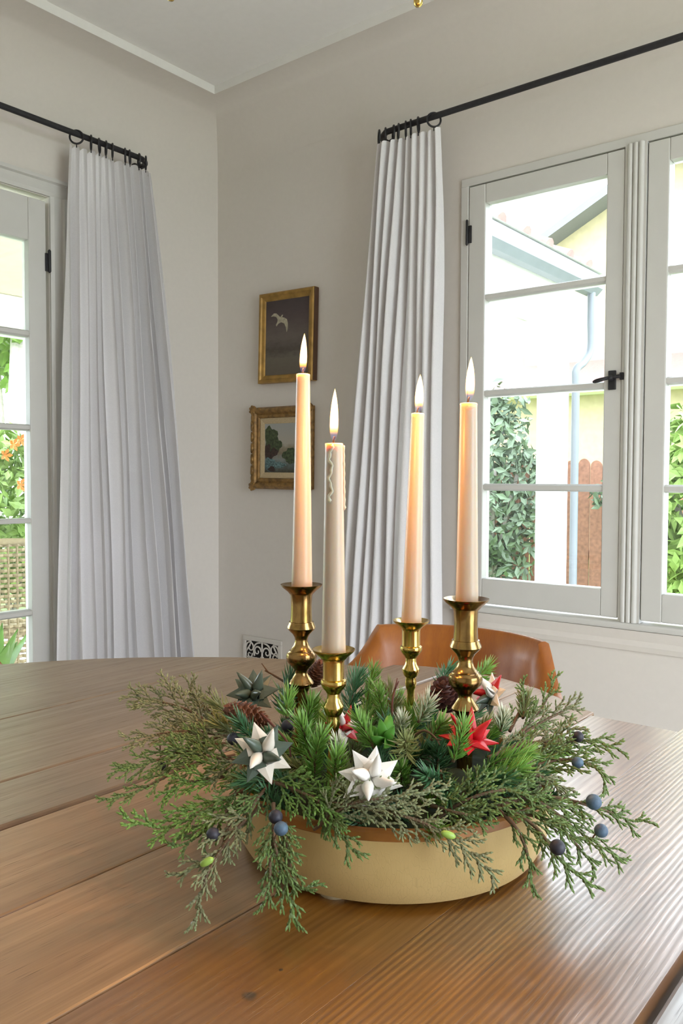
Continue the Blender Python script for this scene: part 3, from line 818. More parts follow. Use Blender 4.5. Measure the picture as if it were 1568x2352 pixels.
plank(-0.9155, -0.7965, fm, M['plank_brown'], wob=0.0016, bev=0.004)
plank(-0.7885, -0.6315, fm, M['plank_tan'], wob=0.0008)
plank(-0.6308, -0.4822, fm, M['plank_tan'], wob=0.0012)
plank(-0.4792, -0.35045, lambda x: 1.2115, M['plank_orange'], wob=0.0, bev=0.0004)
plank(-0.3503, -0.1800, lambda x: 1.262, M['plank_ridged'], wob=0.0, bev=0.0004)
plank(-0.1755, -0.02, lambda x: 1.24, M['plank_dark'], dz=-0.009, wob=0.0012, bev=0.004)
# under the top: battens, apron ring, pedestal
for y_ in (0.16, 0.92):
    bar((-1.36, y_ - 0.03, TZ - 0.072), (-0.08, y_ + 0.03, TZ - 0.0385)).build('batten', M['underwood'], tb, bevel=0.003)
MB().lathe([(0.17, 0.10), (0.17, 0.16), (0.08, 0.20), (0.065, 0.30), (0.10, 0.42), (0.105, 0.50), (0.07, 0.58), (0.12, 0.66), (0.15, TZ - 0.0725)], (-0.74, 0.54, 0), seg=28).build('pedestal', M['underwood'], tb, smooth=40)
for k in range(4):
    a = pi / 4 + k * pi / 2; d = Vector((cos(a), sin(a), 0)); c = Vector((-0.74, 0.54, 0))
    MB().tube(spline([c + d * 0.12 + Vector((0, 0, 0.16)), c + d * 0.28 + Vector((0, 0, 0.12)), c + d * 0.43 + Vector((0, 0, 0.04)), c + d * 0.50 + Vector((0, 0, 0.032))], 12), 0.03, 10).build('leg', M['underwood'], tb, smooth=50)

# ================================================================== CHAIRS
def build_chair():
    t = thing('dining_chair', (0, 0, 0))
    Rb, zb = 0.214, 0.69
    def bowpt(a, r): return Vector((r * sin(a), r * cos(a), 0))
    # arm bow: flat U-shaped rail
    mb = MB(); N = 40; vs = []
    path = []
    for i in range(N + 1):
        a = radians(-90) + pi * i / N
        path.append((Rb * 1.06 * sin(a), Rb * cos(a), sin(a), cos(a)))
    path = [(-0.235, -0.20, -1, 0.1), (-0.232, -0.10, -1, 0.05)] + path + [(0.232, -0.10, 1, 0.05), (0.235, -0.20, 1, 0.1)]
    for x, y, nx, ny in path:
        L = sqrt(nx * nx + ny * ny); nx /= L; ny /= L
        for o_, z_ in ((-0.028, zb), (0.026, zb), (0.030, zb + 0.008), (0.026, zb + 0.020), (-0.026, zb + 0.020), (-0.032, zb + 0.010)):
            vs.append((x + nx * o_, y + ny * o_, z_))
    k = 6; n = len(path)
    fs = [(i * k + j, i * k + (j + 1) % k, (i + 1) * k + (j + 1) % k, (i + 1) * k + j) for i in range(n - 1) for j in range(k)]
    fs += [tuple(range(k))[::-1], tuple(range((n - 1) * k, n * k))]
    mb.add(vs, fs).build('arm_bow', M['chairwood'], t, smooth=45)
    # crest: tall curved back board whose ends sweep down in a hollow curve
    vs = []; n = 60
    for i in range(n + 1):
        a = radians(-80) + radians(160) * i / n
        d = abs(math.degrees(a))
        if d <= 48: h = 0.090
        else:
            u = min(1.0, (d - 48) / 23)
            h = 0.090 * (1 - u) ** 2.1 * (1.0 if u > 0.02 else 1.0) + 0.004
            h = min(h, 0.090)
        lean = 0.020
        for o_, z_ in ((-0.013, 0), (0.013, 0), (0.013 + lean * 0.5, h * 0.5), (0.011 + lean, h - 0.004), (0.004 + lean, h), (-0.004 + lean, h), (-0.011 + lean, h - 0.005), (-0.013 + lean * 0.5, h * 0.5)):
            r_ = Rb + o_
            vs.append((r_ * sin(a) * 1.03, r_ * cos(a), zb + 0.0195 + max(0, z_)))
    k = 8
    fs = [(i * k + j, i * k + (j + 1) % k, (i + 1) * k + (j + 1) % k, (i + 1) * k + j) for i in range(n) for j in range(k)]
    fs += [tuple(range(k))[::-1], tuple(range(n * k, (n + 1) * k))]
    MB().add(vs, fs).build('crest_rail', M['chairwood'], t, smooth=40)
    # saddle seat, spindles, legs, stretchers
    seat = [(0.235 * sin(a) * (1 if abs(a) < 1.9 else 0.95), 0.20 * cos(a) - 0.02 if cos(a) > 0 else 0.25 * cos(a) - 0.02, 0.425) for a in [2 * pi * i / 40 for i in range(40)]]
    MB().prism(seat[::-1], (0, 0, 0.032)).build('seat', M['chairwood'], t, bevel=0.008)
    for i in range(7):
        a = radians(-72 + 24 * i)
        p0 = Vector((0.19 * sin(a), 0.165 * cos(a) - 0.015, 0.452)); p1 = Vector((Rb * 1.04 * sin(a), Rb * cos(a), zb + 0.004))
        MB().tube(spline([p0, p0.lerp(p1, 0.3), p0.lerp(p1, 0.65), p1], 9), [0.008, 0.009, 0.011, 0.013, 0.014, 0.012, 0.010, 0.009, 0.008], 10).build('spindle', M['chairwood'], t, smooth=50)
    legs = []
    for sx_ in (-1, 1):
        for sy_ in (-1, 1):
            p0 = Vector((sx_ * 0.15, sy_ * 0.13 - 0.02, 0.43)); p1 = Vector((sx_ * 0.21, sy_ * 0.20 - 0.02, 0.0))
            legs.append((p0, p1))
            MB().tube([p0.lerp(p1, i / 8) for i in range(9)], [0.014, 0.017, 0.019, 0.018, 0.014, 0.019, 0.018, 0.014, 0.011], 12).build('leg', M['chairwood'], t, smooth=50)
    for sx_ in (0, 2):
        MB().tube([legs[sx_][0].lerp(legs[sx_][1], 0.6), legs[sx_ + 1][0].lerp(legs[sx_ + 1][1], 0.6)], 0.009, 10).build('stretcher', M['chairwood'], t, smooth=50)
    return t
chair = build_chair()
chair.location = (-0.83, 1.286, 0); chair.rotation_euler = (0, 0, radians(9))
tag(chair, 'honey coloured wooden captain chair behind the wreath, tucked in beneath the window', 'chair', 'captain chairs at the table')
def copy_tree(o, parent=None):
    c = o.copy(); col.objects.link(c)
    if parent: c.parent = parent
    for ch in list(o.children): copy_tree(ch, c)
    return c
ch2 = copy_tree(chair)
ch2.location = (-1.70, 0.66, 0); ch2.rotation_euler = (0, 0, radians(60))
tag(ch2, 'wooden captain chair at the left table edge by the french door, barely in view', 'chair')

# ================================================================== CHANDELIER (only two arm tips reach into view)
cc = Vector((-0.063, 0, 0))
base = CAM + fwd * 0.81 + rgt * (-0.063)
cx0, cy0 = base.x, base.y
chd = thing('chandelier', (cx0, cy0, 2.58), 'brass arm chandelier above the table, two arm tips at the top edge', 'chandelier')
MB().lathe([(0.055, 0), (0.055, -0.008), (0.02, -0.03), (0.008, -0.04)], (cx0, cy0, ZC + 0.030), seg=20).build('canopy', M['brass'], chd, smooth=45)
MB().lathe([(0.006, 2.545), (0.006, 2.08), (0.02, 2.06), (0.034, 2.0), (0.02, 1.95), (0.012, 1.93), (0.03, 1.90), (0.012, 1.86), (0.004, 1.845)], (cx0, cy0, 0), seg=18).build('column', M['brass'], chd, smooth=45)
pA = atD(960, 16, 1.1); pB = atD(392, 2, 1.115)
aA = atan2(pA.y - cy0, pA.x - cx0); aB = atan2(pB.y - cy0, pB.x - cx0)
da = (aB - aA + 2 * pi) % (2 * pi)
for k in range(6):
    a = aA + (da if k == 1 else 0) + (0 if k < 2 else (da + (2 * pi - da) / 5 * (k - 1)))
    R_ = (Vector((pA.x - cx0, pA.y - cy0)).length if k == 0 else Vector((pB.x - cx0, pB.y - cy0)).length if k == 1 else 0.33)
    zt = pA.z if k == 0 else pB.z if k == 1 else pA.z
    d = Vector((cos(a), sin(a), 0)); o_ = Vector((cx0, cy0, 0))
    MB().tube(spline([o_ + d * 0.02 + Vector((0, 0, 1.98)), o_ + d * 0.12 + Vector((0, 0, zt + 0.16)), o_ + d * 0.22 + Vector((0, 0, zt + 0.10)), o_ + d * (R_ - 0.02) + Vector((0, 0, zt + 0.045)), o_ + d * R_ + Vector((0, 0, zt + 0.075))], 18), 0.005, 8).build('arm', M['brass'], chd, smooth=50)
    fb = MB().lathe([(0.0005, 0), (0.004, 0.001), (0.0062, 0.004), (0.0064, 0.014), (0.0045, 0.022), (0.009, 0.035), (0.012, 0.05), (0.028, 0.066), (0.030, 0.07), (0.012, 0.072), (0.012, 0.11), (0.010, 0.112)], o_ + d * R_ + Vector((0, 0, zt)), seg=16)
    fb.build('candle_cup', M['brass'], chd, smooth=45)

# ================================================================== BOWL
BX, BY, BR = -0.472, 0.669, 0.158
BC = Vector((BX, BY, TZ + 0.004))
bo = thing('round_bowl', BC, 'shallow round cream lacquered bowl with brown rim band, holding the greens', 'bowl')
MB().lathe([(0.140, 0.0), (0.1465, 0.002), (0.1535, 0.014), (0.1575, 0.032), (0.1585, 0.0600)], BC, seg=96, cap=True).build('body', M['bowl'], bo, smooth=40)
MB().lathe([(0.1582, 0.0596), (0.1592, 0.0606), (0.1590, 0.0670), (0.1572, 0.0690), (0.1530, 0.0690), (0.1500, 0.0660), (0.1455, 0.0500), (0.1400, 0.0120), (0.02, 0.0100)], BC, seg=96, cap=False).build('rim_band', M['bowlband'], bo, smooth=40)
for k in range(4):
    a = atan2(-BY, -BX) + radians(-22 + 90 * k)
    p = BC + Vector((cos(a), sin(a), 0)) * 0.128
    MB().lathe([(0.013, -0.004), (0.0135, -0.002), (0.013, 0.001)], p, seg=16).build('felt_foot', M['linen'], bo, smooth=40)

# moss filling of the bowl, shade between the greens put into its colour
ms = MB(); vs = []; NR, NS = 14, 72
for i in range(NR + 1):
    for k in range(NS):
        r = 0.1445 * i / NR; a = 2 * pi * k / NS
        h = 0.060 + 0.018 * (1 - (r / 0.146) ** 2)
        h += 0.006 * noise.noise((r * 60 * cos(a), r * 60 * sin(a), 1.7)) * (1 if i < NR else 0)
        vs.append(BC + Vector((r * cos(a), r * sin(a), h)))
fs = [(i * NS + k, (i) * NS + (k + 1) % NS, (i + 1) * NS + (k + 1) % NS, (i + 1) * NS + k)[::-1] for i in range(1, NR) for k in range(NS)]
fs += [tuple(NS + k for k in range(NS))]
ms.add(vs, fs)
mo = ms.build('moss', M['moss'], loc=BC, smooth=True)
tag(mo, 'moss bed filling the bowl, darkened as the shade beneath the greens', 'moss', kind='stuff')

# ================================================================== CANDLES AND HOLDERS
# profile from the photograph, measured down from the rim (radius, depth below rim)
TALL_TOP = [(0.0080, 0.1150), (0.0090, 0.1120), (0.0102, 0.1095), (0.0130, 0.1075), (0.0136, 0.1060), (0.0130, 0.1045), (0.0100, 0.1005), (0.0072, 0.0960), (0.0068, 0.0935), (0.0080, 0.0905), (0.0130, 0.0855), (0.0160, 0.0815), (0.0168, 0.0770), (0.0160, 0.0735), (0.0135, 0.0715), (0.0132, 0.0705), (0.0120, 0.0700), (0.0085, 0.0650), (0.0069, 0.0600), (0.0075, 0.0560), (0.0095, 0.0525), (0.0140, 0.0480), (0.0155, 0.0458), (0.0152, 0.0440), (0.0136, 0.0405), (0.0134, 0.0390), (0.0120, 0.0388), (0.0115, 0.0300), (0.0114, 0.0200), (0.0120, 0.0105), (0.0128, 0.0080)]
SHORT_TOP = [(0.0048, 0.0900), (0.0050, 0.0850), (0.0062, 0.0820), (0.0074, 0.0770), (0.0068, 0.0730), (0.0064, 0.0700), (0.0066, 0.0690), (0.0080, 0.0680), (0.0085, 0.0672), (0.0100, 0.0640), (0.0108, 0.0605), (0.0105, 0.0580), (0.0075, 0.0535), (0.0066, 0.0490), (0.0066, 0.0455), (0.0080, 0.0440), (0.0082, 0.0430), (0.0110, 0.0400), (0.0134, 0.0360), (0.0138, 0.0335), (0.0134, 0.0312), (0.0120, 0.0300), (0.0113, 0.0298), (0.0113, 0.0120), (0.0120, 0.0090), (0.0128, 0.0075)]
def candlestick(px, py, D, top, mat, label, total, scale):
    rim = atD(px, py, D)                         # centre of the drip pan
    zb = TZ + 0.004 + 0.0125
    t = thing('candlestick', (rim.x, rim.y, zb), label, 'candlestick')
    o_ = Vector((rim.x, rim.y, rim.z))
    H = rim.z - zb
    up_ = [(r * scale, -d * scale) for r, d in top]
    # drip pan
    MB().lathe([(0.0112 * scale, -0.0092 * scale), (0.0132 * scale, -0.0085 * scale), (0.0150 * scale, -0.0062 * scale), (0.0205 * scale, -0.0018 * scale), (0.0224 * scale, 0.0006), (0.0226 * scale, 0.0014), (0.0217 * scale, 0.0014), (0.0150 * scale, -0.0022 * scale), (0.0118 * scale, -0.0030 * scale), (0.0108 * scale, -0.0060 * scale)], o_, seg=48, cap=False).build('drip_pan', mat, t, smooth=35)
    k = [i for i, (r, d) in enumerate(top) if abs(d - (0.0388 if top is TALL_TOP else 0.0298)) < 1e-6][0]
    MB().lathe(up_[k:], o_, seg=48).build('socket', mat, t, smooth=35)
    MB().lathe(up_[:k + 1], o_, seg=48).build('stem', mat, t, smooth=35)
    low = up_[0][1]
    MB().lathe([(0.036, -H), (0.0365, -H + 0.003), (0.034, -H + 0.006), (0.026, -H + 0.010), (0.016, -H + 0.016), (0.009, -H + 0.026), (0.007, -H + 0.036), (0.0075, -H + 0.045), (up_[0][0], low)], o_, seg=40).build('foot', mat, t, smooth=35)
    return o_
def candle(px, py, D, tx, ty, w0, w1, flame_px, fy0, fy1, label, drips=0, lean=0.0):
    b = atD(px, py, D); b.z -= 0.0025
    e = atD(tx, ty, D)
    # keep the axis upright apart from its small lean in the picture plane
    t = thing('taper_candle', b, label, 'candle', None)
    ax = (e - b).normalized(); L = (e - b).length
    k0, k1 = w0 * D / F_PX / 2, w1 * D / F_PX / 2
    pf = [(k0 * 0.97, 0)] + [(k0 + (k1 - k0) * (i / 14) ** 0.9, L * (0.004 + 0.986 * i / 14)) for i in range(15)] + [(k1 * 1.02, L * 0.996), (k1 * 0.98, L * 1.0), (k1 * 0.86, L * 0.999), (k1 * 0.7, L - 0.0012), (k1 * 0.25, L - 0.002)]
    wb = MB().lathe(pf, b, ax, seg=40).build('wax_body', M['wax'], t, smooth=40)
    wt = e - ax * 0.002
    fl0 = atD(flame_px[0], fy0, D); fl1 = atD(flame_px[1], fy1, D)
    sx_ = rgt * 0.0006
    MB().tube(spline([wt, wt + ax * 0.004 - sx_, wt + ax * 0.0085 + sx_], 8), [0.0009] * 6 + [0.0011, 0.0008], 8).build('wick', M['wick'], t, smooth=50)
    fh = (fl1 - fl0).length; fax = (fl1 - fl0).normalized(); fr = flame_px[2] * D / F_PX / 2
    pr = [(0.15, 0.0), (0.45, 0.03), (0.78, 0.09), (0.93, 0.17), (1.0, 0.28), (0.99, 0.40), (0.9, 0.54), (0.74, 0.68), (0.52, 0.81), (0.27, 0.92), (0.03, 1.0)]
    pr = [(fr * a, fh * z) for a, z in pr]
    MB().lathe(pr, fl0, fax, seg=24).build('flame', M['flame'], t, smooth=True)['label'] = 'lit yellow flame'
    # light given off by the flame
    l = bpy.data.lights.new('flame_light', 'POINT'); l.energy = FLAME_W; l.color = (1.0, 0.43, 0.11); l.shadow_soft_size = 0.004
    lo = bpy.data.objects.new('flame_light', l); col.objects.link(lo); lo.parent = t
    lo.location = fl0 + fax * fh * 0.45 - b
    for k in range(drips):
        rg = random.Random(40 + k)
        side = (rgt if k == 0 else (-rgt * 0.35 - fwd * 0.94)) * 1.0
        side = (side - ax * side.dot(ax)).normalized()
        pts = []; rs = []
        n = 26; l0, l1 = L * 0.99, L * (0.685 if k == 0 else 0.72)
        for i in range(n):
            u = i / (n - 1); h = l0 + (l1 - l0) * u
            rad = k0 + (k1 - k0) * (h / L) ** 0.9
            wob = 0.0014 * sin(u * 17 + k) + 0.0008 * sin(u * 41)
            tang = ax.cross(side)
            pts.append(b + ax * h + side * (rad + 0.0002) + tang * wob * (1 if k else 0.5))
            rs.append((0.0011 + 0.0005 * sin(u * 23 + 1) ** 2) * (1.0 if u < 0.93 else 1.35 if u < 0.99 else 0.5))
        MB().tube(pts, rs, 8).build('wax_drip', M['wax'], wb, smooth=True)
    return t
FLAME_W = 1.1
candlestick(692, 1345, 0.86, TALL_TOP, M['brassold'], 'tall dark aged brass candlestick at the back left of the bowl', 0.2, 0.97)
candlestick(766, 1494, 0.74, SHORT_TOP, M['brass'], 'short polished brass candlestick at the front of the bowl, nearest the viewer', 0.2, 0.86)
candlestick(944, 1427, 0.88, SHORT_TOP, M['brass'], 'short slim brass candlestick at the back, in front of the chair back', 0.2, 0.87)
candlestick(1070, 1378, 0.796, TALL_TOP, M['brassold'], 'tall brass candlestick on the right, behind the red paper star', 0.2, 1.0)
candle(693, 1345, 0.86, 696, 860, 48, 31, (695, 699, 17), 856, 766, 'ivory taper candle on the tall back left holder, its flame before the gull picture')
candle(766, 1497, 0.74, 767, 1019, 56, 41, (766, 769, 20), 1012, 893, 'greyish ivory taper candle with wax drips, nearest the viewer', drips=2)
candle(944, 1431, 0.88, 959, 950, 47, 29, (961, 965, 20), 946, 860, 'ivory taper candle leaning slightly right, before the curtain edge')
candle(1072, 1381, 0.796, 1076, 927, 52, 39, (1078, 1082, 21), 920, 820, 'ivory taper candle on the right holder, in front of the casement window')

# ================================================================== PAPER STARS (woven eight-pointed stars)
def frame_from(n, roll=0.0):
    n = Vector(n).normalized()
    a = Vector((0, 0, 1)) - n * n.z
    a = a.normalized() if a.length > 1e-3 else Vector((1, 0, 0))
    b = n.cross(a)
    return (a * cos(roll) + b * sin(roll)), (b * cos(roll) - a * sin(roll)), n
def star(px, py, D, dia, nrm, roll, mats, curls, label, curlpat=None):
    c = atD(px, py, D)
    t = thing('paper_star', c, label, 'star', 'woven paper stars')
    up_, sd, n = frame_from(nrm, roll)
    R = dia / 2; q = R * 0.36; th = 0.0011
    def P(x, y, z): return c + sd * x + up_ * y + n * z
    # eight flat points in two layers of four, each a folded strip end
    for layer in (0, 1):
        for k in range(4):
            a = pi / 2 * k + (pi / 4 if layer else 0.0)
            ca, sa = cos(a), sin(a)
            z0 = -0.0014 if layer else 0.0004
            w_ = q * 0.98
            tri = [(-w_, R * 0.34), (w_ * 0.86, R * 0.34), (w_ * 0.06, R)]
            pv = [P(x * ca - y * sa, x * sa + y * ca, z0) for x, y in tri]
            mid = P(-0.1 * w_ * ca - R * 0.34 * -0 - (R * 0.45) * sa, -0.1 * w_ * sa + (R * 0.45) * ca, z0 + th * 1.5)
            bot = [p - n * th for p in pv]
            vs = pv + bot + [mid]
            MB().add(vs, [(0, 1, 6), (1, 2, 6), (2, 0, 6), (3, 5, 4), (0, 3, 4, 1), (1, 4, 5, 2), (2, 5, 3, 0)]).build('point', mats[(k + 2 * layer * 0 + layer) % len(mats)], t)
    # woven square knot in the middle
    for k in range(4):
        a = pi / 2 * k; ca, sa = cos(a), sin(a)
        sq = [(-q * 1.02, 0.0), (0.02 * q, 0.0), (0.02 * q, q * 1.25), (-q * 1.02, q * 1.25)]
        pv = [P(x * ca - y * sa, x * sa + y * ca, 0.0006 + 0.0002 * k) for x, y in sq]
        MB().prism(pv, n * 0.0012).build('woven_strip', mats[(k + 1) % len(mats)], t)
    # four curled points standing out of the face: hollow half cones with sharp tips
    for k in range(4):
        a = pi / 2 * k + pi / 4 + 0.25; ca, sa = cos(a), sin(a)
        H = R * curls * 1.12
        N = 13; vs = []
        rb = q * 0.60; bx, by = 0.0, q * 0.66
        tx, ty = 0.45 * q, q * 1.85
        for lev, (f, zf) in enumerate(((1.0, 0.0), (0.90, 0.25), (0.58, 0.55), (0.26, 0.82))):
            mx_, my_ = bx + (tx - bx) * zf ** 1.5, by + (ty - by) * zf ** 1.5
            for i in range(N):
                th_ = radians(-165) + radians(330) * i / (N - 1)
                x = mx_ + rb * f * sin(th_) * 0.80; y = my_ - rb * f * cos(th_) * 0.95
                vs.append(P(x * ca - y * sa, x * sa + y * ca, 0.0022 + (H - 0.0022) * zf))
        vs.append(P(tx * ca - ty * sa, tx * sa + ty * ca, H))
        fs = [(l * N + i, l * N + i + 1, (l + 1) * N + i + 1, (l + 1) * N + i) for l in range(3) for i in range(N - 1)] + [(3 * N + i, 3 * N + i + 1, 4 * N) for i in range(N - 1)]
        o = MB().add(vs, fs).build('curled_point', mats[(k + (curlpat or 0)) % len(mats)], t, smooth=50)
        sm = o.modifiers.new('thick', 'SOLIDIFY'); sm.thickness = 0.0006
    return t
toC = -fwd
UP = Vector((0, 0, 1))
STARS = []
star(580, 1590, 0.850, 0.056, toC * 0.75 + UP * 0.75 - rgt * 0.15, radians(10), [M['p_green']], 0.62, 'dark green woven paper star at the back left, beside the tall left candlestick')
star(603, 1729, 0.705, 0.0555, toC * 0.95 + UP * 0.5 + rgt * 0.05, radians(16), [M['p_cream'], M['p_green']], 0.60, 'cream and dark green woven paper star on the front left', 0)
star(851, 1789, 0.680, 0.0555, toC * 1.0 + UP * 0.42 + rgt * 0.1, radians(30), [M['p_white']], 0.62, 'all cream white woven paper star front and centre, above the bowl rim')
star(1076, 1694, 0.742, 0.0545, toC * 0.22 + UP * 1.0 + rgt * 0.05, radians(22), [M['p_red']], 0.70, 'red woven paper star in front of the right candlestick')
star(1124, 1594, 0.890, 0.050, toC * 0.35 + UP * 0.35 - rgt * 0.8, radians(-20), [M['p_red'], M['p_white'], M['p_green']], 0.7, 'red, white and green paper star at the back right, behind the brass candlestick', 1)
star(790, 1668, 0.790, 0.040, toC * 0.5 + UP * 0.7 + rgt * 0.5, radians(15), [M['p_red'], M['p_white']], 0.7, 'red and white paper star half hidden behind the front candlestick')

# ================================================================== PINE CONES
def cone(px, py, D, L, W, axis, mat, label):
    c = atD(px, py, D)
    t = thing('pine_cone', c, label, 'pine cone')
    ax = Vector(axis).normalized()
    a = ax.orthogonal().normalized(); b = ax.cross(a)
    MB().lathe([(W * 0.10, -L * 0.5), (W * 0.28, -L * 0.3), (W * 0.33, 0), (W * 0.22, L * 0.3), (W * 0.03, L * 0.49)], c, ax, seg=14).build('core', mat, t, smooth=True)
    sm = MB(); n = 90
    for i in range(n):
        u = (i + 0.5) / n; ph = i * 2.39996
        z = (u - 0.5) * L * 0.94
        rr = W * 0.5 * (sin(pi * (0.12 + 0.82 * u)) ** 0.8)
        d = a * cos(ph) + b * sin(ph); tn = ax.cross(d)
        root = c + ax * (z - L * 0.05) + d * rr * 0.35
        tip = c + ax * (z + L * 0.055) + d * rr
        wd = W * 0.115 * (0.6 + 0.6 * sin(pi * u)); th = ax * (L * 0.022)
        midp = root.lerp(tip, 0.7)
        vs = [root - tn * wd * 0.35, root + tn * wd * 0.35, midp + tn * wd, tip + tn * wd * 0.45, tip - tn * wd * 0.45, midp - tn * wd]
        vs += [v - th for v in vs] 
        f = [(0, 1, 2, 5), (5, 2, 3, 4), (6, 11, 8, 7), (11, 10, 9, 8)] + [(i_, 6 + i_, 6 + (i_ + 1) % 6, (i_ + 1) % 6) for i_ in range(6)]
        sm.add(vs, f)
    o = sm.build('scales', mat, t); o['kind'] = 'stuff'
cone(566, 1642, 0.80, 0.046, 0.026, rgt * 0.9 - UP * 0.35 + fwd * 0.2, M['cone'], 'reddish brown pine cone below the dark green star, lying on its side')
cone(727, 1547, 0.93, 0.036, 0.024, UP * 0.8 + rgt * 0.3 - fwd * 0.3, M['cone'], 'small reddish pine cone between the two left candlesticks')
cone(1024, 1596, 0.845, 0.044, 0.034, UP * 0.75 - fwd * 0.5 - rgt * 0.2, M['conedark'], 'dark round pine cone left of the right candlestick')

# ================================================================== JUNIPER SPRAYS
class Spray:
    def __init__(self, seed):
        self.g = MB(); self.s = MB(); self.r = random.Random(seed)
    def scaly(self, pts, r0_, tip0, tip1):
        """a twig clad in scale leaves: a knobbly four-sided tube"""
        n = len(pts); vs = []; ts = []
        prev = None; K = 4
        for i, p in enumerate(pts):
            d = (pts[min(i + 1, n - 1)] - pts[max(i - 1, 0)])
            if d.length < 1e-9: d = Vector((0, 0, 1))
            d.normalize()
            a = d.orthogonal() if prev is None else prev - d * prev.dot(d)
            if a.length < 1e-6: a = d.orthogonal()
            a.normalize(); prev = a; b = d.cross(a)
            u = i / (n - 1)
            rad = r0_ * (1.22 if i % 2 else 0.70) * (1 - 0.35 * u) * (0.35 if i == n - 1 else 1)
            o_ = (i // 2 % 2) * pi / 4
            for k in range(K):
                t = 2 * pi * k / K + o_
                vs.append(p + (a * cos(t) + b * sin(t)) * rad); ts.append(tip0 + (tip1 - tip0) * u * u)
        fs = [(i * K + k, i * K + (k + 1) % K, (i + 1) * K + (k + 1) % K, (i + 1) * K + k) for i in range(n - 1) for k in range(K)]
        fs.append(tuple(range((n - 1) * K, n * K)))
        self.g.add(vs, fs, ts)
    def curve(self, p, d, L, bend, nrm, step=0.0017, sag=0.0, wig=0.10):
        n = max(4, int(L / step)); pts = [p.copy()]; d = d.copy()
        for i in range(n):
            d = (d + bend * (1.0 / n) + Vector((self.r.gauss(0, wig), self.r.gauss(0, wig), self.r.gauss(0, wig))) * 0.32 * (1 / sqrt(n)) + Vector((0, 0, -sag / n))).normalized()
            pts.append(pts[-1] + d * (L / n))
        return pts
def juniper(pts, label, mat, seed, dens=1.0, sidelen=0.36, nrm=None, rad=0.00138, berries=(), start=0.10, tipc=0.8, maxside=0.07, sag=0.12, group='juniper sprays around the bowl'):
    """pts: main stem control points (px, py, depth)"""
    sp = Spray(seed); r = sp.r
    P = [atD(*p) for p in pts]
    main = spline(P, 60)
    Ltot = sum((b - a).length for a, b in zip(main, main[1:]))
    n = int(Ltot / 0.0018); main = spline(P, max(20, n)); n = len(main)
    nrm = Vector(nrm) if nrm is not None else (toC * 0.75 + UP * 0.65)
    k0 = int(n * 0.62)
    sp.s.tube(main[:max(4, k0)], [0.0019 - 0.0007 * i / max(1, k0) for i in range(max(4, k0))], 6)
    sp.scaly(main[int(n * 0.30):], rad * 1.12, 0.0, tipc)
    s = start * Ltot; side = 1
    acc = 0.0; nxt = s
    for i in range(1, n - 2):
        acc += (main[i] - main[i - 1]).length
        if acc < nxt: continue
        u = acc / Ltot
        nxt = acc + (0.0066 + 0.0035 * r.random()) / dens
        side = -side
        d = (main[i + 1] - main[i - 1]).normalized()
        nn = (nrm - d * nrm.dot(d)).normalized()
        lat = d.cross(nn) * side
        out = (lat + nn * r.gauss(0.1, 0.30)).normalized()
        ang = radians(r.uniform(30, 52))
        L1 = min(maxside, sidelen * Ltot * (1 - u) ** 0.75 * r.uniform(0.65, 1.15) + 0.010)
        d1 = d * cos(ang) + out * sin(ang)
        tw = sp.curve(main[i], d1, L1, d * 0.5 + nn * r.uniform(-.15, .25), nn, sag=sag)
        sp.scaly(tw, rad, 0.1 * u, tipc * (0.45 + 0.55 * u))
        # sub twigs
        m = len(tw); s2 = side; st = max(3, int(0.0048 / (L1 / m)))
        for j in range(max(2, int(m * 0.18)), m - 2, st):
            s2 = -s2; w_ = j / m
            dd = (tw[j + 1] - tw[j - 1]).normalized()
            n3 = (nn - dd * nn.dot(dd)).normalized()
            l2 = dd.cross(n3) * s2
            a2 = radians(r.uniform(28, 50))
            L2 = min(0.024, 0.5 * L1 * (1 - w_) ** 0.8 * r.uniform(0.5, 1.1) + 0.0035)
            d2 = dd * cos(a2) + (l2 + n3 * r.gauss(0, 0.35)).normalized() * sin(a2)
            t2 = sp.curve(tw[j], d2, L2, dd * 0.4, n3, sag=sag * 0.6)
            sp.scaly(t2, rad * 0.88, 0.15, tipc)
            if L2 > 0.013:
                q = len(t2) // 2; dq = (t2[q + 1] - t2[q - 1]).normalized(); lq = dq.cross(n3)
                for sg in (-1, 1):
                    t3 = sp.curve(t2[q], dq * 0.8 + lq * sg * 0.6, L2 * 0.4, dq * 0.3, n3)
                    sp.scaly(t3, rad * 0.8, 0.2, tipc)
    zlim = TZ + 0.0022
    for mb in (sp.g, sp.s):
        for p in mb.v:
            if p.z < zlim + 0.002: p.z = zlim + max(0, (p.z - TZ + 0.02)) * 0.08
    t = thing('juniper_sprig', P[0], label, 'sprig', group)
    sp.s.build('stem', M['stem'], t, smooth=True)
    sp.g.build('scale_leaves', mat, t, tip=True, kind='stuff')
    for (bx, by, bD, dia, bm, bl) in berries:
        c = atD(bx, by, bD); rr_ = dia / 2
        b = MB().sphere(c, rr_, 20, 14, (1, 1, 0.97))
        b = b.build('berry', M[bm], t, smooth=True); b['label'] = bl
        near = min(main, key=lambda p: (p - c).length)
        MB().tube(spline([near, near.lerp(c, 0.5) + UP * 0.002, c], 6), 0.0007, 5).build('berry_stalk', M['stem'], b, smooth=True)
    return t
JG, JD, CE = M['juniper_grey'], M['juniper'], M['cedar']
W = toC * 0.55 + UP * 0.8
juniper([(520, 1690, .83), (440, 1635, .85), (360, 1610, .865), (292, 1598, .875)], 'greyish juniper spray reaching farthest up and left, its twigs rising', JG, 1, 1.15, 0.46, W, berries=())
juniper([(530, 1668, .86), (470, 1625, .88), (440, 1590, .89), (432, 1562, .895)], 'short greyish juniper spray standing up at the left, below the dark green star', JG, 2, 1.1, 0.42, toC)
